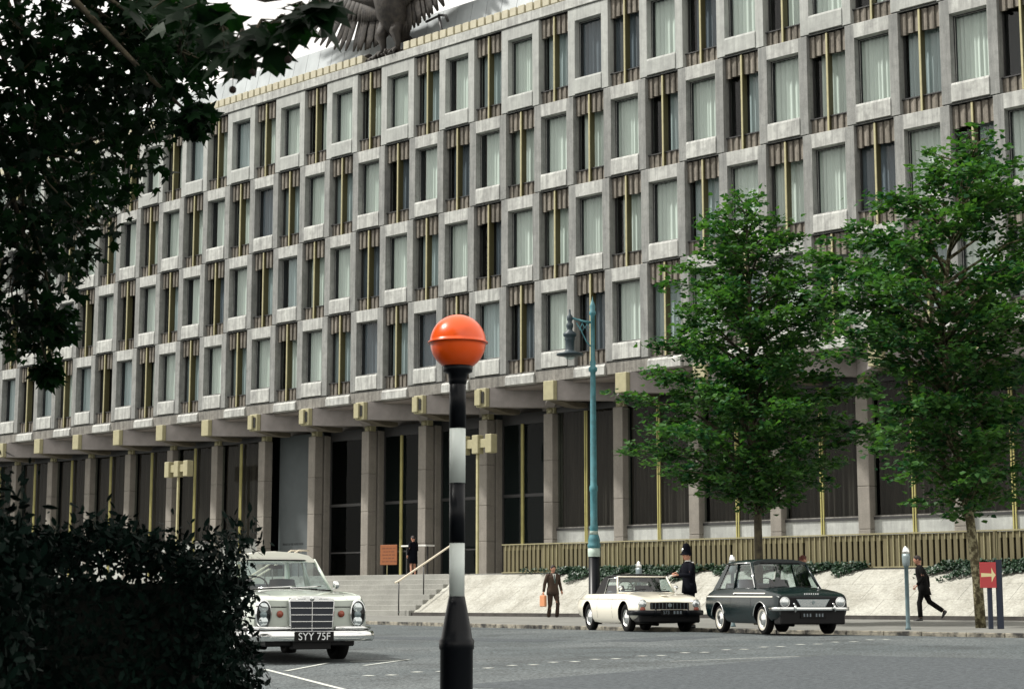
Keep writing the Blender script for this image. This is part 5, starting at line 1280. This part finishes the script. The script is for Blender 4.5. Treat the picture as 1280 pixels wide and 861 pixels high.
def street_tree(x, y, z, label, trunk_pts, env, bark, seed, dens, cx=0.0, name='street_tree'):
    random.seed(seed)
    t = thing(name, label, 'tree', (x, y, z), 0, 'street trees on the pavement')
    TP = [Vector(p) for p in trunk_pts]; H_ = TP[-1].z
    b = MB(); b.sweep(TP, [max(.02, .100*(1-p.z/H_)**.75+.012) for p in TP], 12); b.build('trunk', bark, t)
    def at(zz):
        for a, c in zip(TP, TP[1:]):
            if a.z <= zz <= c.z: return a.lerp(c, (zz-a.z)/(c.z-a.z))
        return TP[-1]
    br = MB(); lv = Leaves('lobed'); zs = []
    z0, z1 = env[0][0], env[-1][0]
    zz = z0+.1
    ang = random.random()*6
    while zz < z1-.1:
        R_ = interp(zz, env); nb_ = 3 if R_ > 1 else 2
        for k in range(nb_):
            ang += 2.4+random.uniform(-.4, .4)
            L_ = R_*random.uniform(.62, 1.12)
            o = at(max(z0*.6, zz-L_*.38)); tip = Vector((at(zz).x+cx*min(1, R_/2)+math.cos(ang)*L_, at(zz).y+math.sin(ang)*L_, zz+random.uniform(-.1, .25)))
            mid = o.lerp(tip, .5)+Vector((0, 0, .12*L_))
            br.sweep([o, mid, tip], [.035*(R_/2.5)+.008, .02, .006], 5)
            nc = max(3, int(L_*dens))
            for i in range(nc):
                s_ = .22+.80*((i+random.random())/nc)**.8
                p = (o.lerp(mid, s_*2) if s_ < .5 else mid.lerp(tip, (s_-.5)*2)) + Vector((random.gauss(0, .17), random.gauss(0, .17), random.gauss(0, .07)))
                cr_ = random.uniform(.14, .30)
                for q in range(int(random.uniform(9, 26))):
                    d = rv(); d.z *= .45; c = p+d*cr_*.62
                    n_ = Vector((random.gauss(0, .45), random.gauss(0, .45), 1.0)); out_ = Vector((c.x-at(zz).x, c.y-at(zz).y, -.25))+rv()*.6
                    lv.add(c, random.uniform(.08, .19), n_, out_)
        zz += .19*random.uniform(.7, 1.3)
    br.build('branches', bark, t); lv.build('crown', 'leafA', t)
    return t
street_tree(39.3, -13.9, 1.0, 'young plane tree with layered green crown rising behind the parked cars', [(0, 0, 0), (.05, 0, 1.5), (.0, .05, 3), (-.12, .0, 5), (-.05, 0, 7), (-.1, 0, 9), (-.12, 0, 10.3)],
            [(2.9, .9), (3.4, 2.1), (4.2, 2.7), (5.2, 3.0), (6.2, 2.55), (7.2, 2.35), (8.2, 1.95), (9.0, 1.5), (9.8, .95), (10.4, .25)], 'bark', 11, 8.6, 0.0)
street_tree(45.49, -14.62, 1.02, 'plane tree with mottled patchy trunk standing beside the red arrow sign', [(0, 0, 0), (-.03, -.02, 1.0), (-.12, -.08, 2.3), (-.28, -.2, 3.6), (-.40, -.35, 5.2), (-.45, -.4, 6.5), (-.25, -.3, 8), (.1, -.1, 9.3), (.3, 0, 10.6)],
            [(2.4, .6), (3.2, 1.5), (4.2, 1.9), (5.0, 1.7), (5.8, 2.2), (7.0, 3.1), (7.9, 3.2), (8.7, 2.1), (9.6, 1.5), (10.5, .4)], 'bark_patch', 23, 8.2, .02)

# ivy hanging over the head of the sloping wall
def ivy(x0, x1, drop, label, seed, skew=0.0, n_=None):
    random.seed(seed)
    lv = Leaves('x'); W_ = x1-x0; n_ = n_ or int(W_*(drop+.25)*900)
    sl_ = (Vector((0, WT, 2.46))-Vector((0, WB, 1.20))).normalized()
    nn = Vector((0, -sl_.z, sl_.y))
    for i in range(n_):
        u_ = random.random(); v_ = random.random()**1.5
        dd = 1.25*drop*(.35+.65*math.sin(PI*min(1, u_*1.0))**.6)*(0.55+.45*math.sin(u_*W_*5+seed))
        x = x0+u_*W_-skew*v_*dd; q = v_*dd-.08
        c = Vector((x, WT, 2.50))-sl_*q+nn*random.uniform(.01, .10+.07*(1-v_)); c.x += random.gauss(0, .04)
        lv.add(c-Vector((x0, WT, 2.5)), random.uniform(.05, .10), nn+rv()*.5, rv())
    o = lv.build('ivy', 'leafI'); o.location = (x0, WT, 2.5)
    b = MB(); k = max(2, int(W_*2))
    return tag(o, label, 'ivy', 'ivy clumps along the top of the sloping wall')
ivy(23.4, 25.0, .25, 'thin low ivy patch at the left end of the fence foot', 1, 1.5, 130)
ivy(25.0, 28.6, .75, 'ivy clump on the sloping wall behind the man in the brown suit', 2, .3)
ivy(28.5, 30.9, 1.0, 'ivy clump hanging on the slope left of the street lamp base', 3, .6)
ivy(31.0, 34.4, .40, 'low ivy seen over the windscreen of the cream roadster', 4, .2)
ivy(34.4, 36.7, .55, 'ivy between the policeman and the dark green car', 5, .4)
ivy(39.2, 42.4, .75, 'ivy trailing down the slope to the right of the dark green car', 6, 1.6)
ivy(42.2, 45.0, .60, 'ivy clump beneath the fence left of the striding man', 7, 1.2)
ivy(45.4, 47.0, .25, 'small ivy patch right of the striding man, left of the mottled tree', 8, .2)
ivy(47.4, 52.0, .60, 'broad ivy clump behind the red arrow sign at the right', 9, .8)

# clipped hedge and the nearer bush, leaves over stems and an added dark core that blocks light
def hedge(name, label, c, ax, half, zb, zt, n_, sz, seed, topvar=.12, m='leafH', endround=.25):
    random.seed(seed); t = thing(name, label, name.replace('_', ' '), (c[0], c[1], zb)); lv = Leaves('oval'); ax = Vector((*ax, 0)).normalized(); ay = Vector((-ax.y, ax.x, 0)); hx, hy = half; Ht = zt-zb
    def top(s_, q=0): return Ht-.55*max(0, (s_-.35*hx)/hx)**2+.05*max(0, -s_/hx)+topvar*(math.sin(s_*2.9+seed)+.6*math.sin(s_*7.3+1)+.4*math.sin(s_*17+q*5))*.5
    for i in range(n_):
        s_ = random.uniform(-hx, hx); q = random.uniform(-hy, hy); T_ = top(s_, q); zz = random.uniform(0, T_)
        f = random.random()
        if f < .42: q = -hy+abs(random.gauss(0, .09)); nrm = Vector((0, 0, .3))-ay
        elif f < .66: zz = T_-abs(random.gauss(0, .07)); nrm = Vector((0, 0, 1))
        elif f < .80: s_ = hx-abs(random.gauss(0, .09)); nrm = ax+Vector((0, 0, .3))
        else: nrm = rv()
        if zz > T_-.2 and random.random() < .15: zz += random.uniform(0, .10)
        bulge = .07*math.sin(zz*5+s_*3)+.05*math.sin(s_*9)
        p = ax*(s_+bulge*(f > .62 and f < .8))+ay*(q-bulge*(f < .42))+Vector((0, 0, zz))
        p += rv()*.03
        lv.add(p, sz*random.uniform(.45, 1.4), nrm+rv()*.75, Vector((0, 0, .8))+rv()*.9, .12)
    lv.build('foliage', m, t)
    b = MB()
    for i in range(int(hx*60)):
        s_ = random.uniform(-hx*.9, hx*.92); q = random.uniform(-hy*.7, hy*.7); p0 = ax*s_*.9+ay*q*.5; p1 = ax*s_+ay*q+Vector((0, 0, Ht*random.uniform(.7, .97)))
        b.sweep([p0, p0.lerp(p1, .5)+rv()*.05, p1], [.03, .015, .004], 4)
    b.build('stems', 'bark', t)
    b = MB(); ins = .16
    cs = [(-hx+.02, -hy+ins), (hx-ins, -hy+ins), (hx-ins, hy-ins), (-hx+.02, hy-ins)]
    b.prism([tuple((ax*a+ay*q)[:2]) for a, q in cs], .05, Ht-.22); b.prism([tuple((ax*min(a, .3*hx)+ay*q)[:2]) for a, q in cs], Ht-.23, Ht-.06); b.build('dark_core', 'hedge_core', t)  # solid near-black core, added to stop light between the leaves
    return t
M['hedge_core'] = mat('dark_core', (0.008, 0.010, 0.007), 1.0, var=.5, scale=30)
ra = (r.x, r.y)
hc_ = Vector((57.39, -43.14, 0))-Vector((r.x, r.y, 0))*1.52+Vector((w.x, w.y, 0)).normalized()*.50
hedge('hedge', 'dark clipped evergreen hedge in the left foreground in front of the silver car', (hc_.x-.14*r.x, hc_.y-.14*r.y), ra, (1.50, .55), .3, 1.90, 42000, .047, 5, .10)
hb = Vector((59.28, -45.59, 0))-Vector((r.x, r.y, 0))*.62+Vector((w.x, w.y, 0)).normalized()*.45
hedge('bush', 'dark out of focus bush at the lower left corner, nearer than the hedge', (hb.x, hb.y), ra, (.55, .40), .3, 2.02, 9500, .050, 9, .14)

# garden ground behind the hedge
b = MB(); b.prism([(40, -90), (110, -90), (110, -47.4), (66, -46.2), (60, -43.4), (54.6, -45.6), (40, -60)], -.1, .30); struct(b.build('garden_soil', M['hedge_core']))

# large plane tree overhanging from the left
def big_tree():
    random.seed(77)
    bx, by, bz = 52.2, -46.5, .3
    t = thing('plane_tree', 'large dark plane tree whose crown overhangs the upper left of the view', 'tree', (bx, by, bz)); O = Vector((bx, by, bz))
    b = MB(); b.sweep([Vector((0, 0, 0)), Vector((.1, .1, 1.5)), Vector((0, .3, 3.5)), Vector((.2, .6, 6)), Vector((.1, .8, 9)), Vector((.2, .6, 13))], [.42, .34, .30, .24, .17, .05], 14); b.build('trunk', 'bark_patch', t)
    blobs = [(53.93, -42.29, 5.30, .70), (54.33, -41.92, 5.41, .60), (53.78, -42.29, 4.60, .68), (53.31, -41.42, 4.97, .56), (53.23, -41.99, 4.0, .48), (53.06, -41.54, 4.39, .44), (54.01, -41.49, 5.18, .42), (55.38, -42.24, 4.99, .32), (52.77, -41.66, 3.58, .27), (53.36, -41.78, 3.53, .15), (55.41, -42.13, 4.55, .12), (53.27, -41.79, 3.20, .09), (54.9, -42.0, 5.35, .30), (53.0, -42.6, 4.3, .5), (53.5, -43, 5.0, .6),(52.6,-42.2,3.7,.4)]
    lv = Leaves('plane'); br = MB(); br.sweep([Vector((.15, .8, 8)), Vector((.7, 2.2, 7.4)), Vector((1.3, 3.6, 6.4))], [.14, .10, .06], 8)
    for (x, y, z, R_) in blobs:
        c0 = Vector((x, y, z))-O
        s0 = Vector((1.3, 3.6, 6.4)); br.sweep([s0, s0.lerp(c0, .4)+rv()*.12, s0.lerp(c0, .75)+rv()*.10, c0], [.045, .028, .016, .008], 6)
        for k in range(int(5+R_*14)):
            e = rv().normalized()*R_*random.uniform(.5, 1.0)+c0; br.sweep([c0, c0.lerp(e, .5)+rv()*.03, e], [.012, .008, .004], 4)
        for i in range(int(90+1100*R_*R_*R_+600*R_*R_)):
            d = rv().normalized()*R_*random.random()**.45
            lv.add(c0+d, random.uniform(.06, .125), Vector((random.gauss(0, .9), random.gauss(0, .9), .8)), d.normalized()*.6+Vector((0, 0, -.8))+rv()*.5, .22)
    # unseen leaf masses added overhead and to the left to shade the hedge
    for (x, y, z, rx, n_) in ((52.0, -44.0, 7.6, 2.4, 2600), (54.0, -45.7, 5.3, 1.35, 2400), (52.6, -43.6, 6.2, 1.6, 1600), (58.9, -46.6, 6.4, 1.6, 1500), (61.0, -48.5, 6.6, 2.3, 2600), (56.5, -48.5, 6.3, 2.6, 2800), (52.0, -48.5, 6.5, 2.6, 2400), (51.0, -44.5, 5.0, 1.6, 1500), (56.4, -50.4, 3.6, 1.5, 1300), (53.5, -46.5, 4.3, 1.5, 1400)):
        c0 = Vector((x, y, z))-O; br.sweep([Vector((.1, .6, 5)), Vector((.1, .6, 5)).lerp(c0, .5)+Vector((0, 0, .6)), c0], [.12, .08, .03], 6)
        for i in range(n_):
            d = rv().normalized()*rx*random.random()**.4; d.z *= .6
            lv.add(c0+d, random.uniform(.20, .34), Vector((random.gauss(0, .5), random.gauss(0, .5), 1)), rv(), .15)
    # near twig with large hanging leaves, against the sky
    tw = [Vector(p)-O for p in ((56.2, -44.2, 4.95), (57.6, -44.35, 4.5), (58.64, -44.52, 4.03), (59.22, -44.61, 3.78), (59.77, -44.76, 3.64))]
    br.sweep(tw, [.03, .02, .013, .008, .004], 6)
    pts = [(x, y, z, R_) for x, y, z, R_ in ((58.70, -44.52, 3.86, .10), (58.84, -44.56, 3.80, .10), (58.98, -44.62, 3.68, .10), (59.14, -44.65, 3.62, .10), (59.28, -44.67, 3.62, .09), (59.42, -44.69, 3.60, .08), (59.58, -44.73, 3.60, .08), (59.73, -44.79, 3.59, .07), (58.5, -44.5, 3.95, .14), (58.3, -44.5, 4.05, .16))]
    for (x, y, z, R_) in pts:
        c0 = Vector((x, y, z))-O
        for i in range(9):
            d = rv()*R_*.45; br.sweep([c0+Vector((0, 0, .06)), c0+d], [.003, .002], 4)
            lv.add(c0+d, random.uniform(.11, .17), Vector((random.gauss(0, .5), random.gauss(0, .5), .6))-Vector((w.x, w.y, 0))*.5, Vector((random.gauss(0, .5), random.gauss(0, .5), -1.0)), .25)
    for (x, y, z) in ((59.2, -44.73, 3.42), (59.26, -44.69, 3.48), (59.5, -44.72, 3.47)):
        c0 = Vector((x, y, z))-O; br.sweep([c0+Vector((0, 0, .12)), c0], .0015, 4)
        sb_ = MB(); sb_.ball(tuple(c0), .014, n=10, k=8); sb_.build('seed_ball', 'seed', t)
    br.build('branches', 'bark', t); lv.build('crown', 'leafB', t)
big_tree()
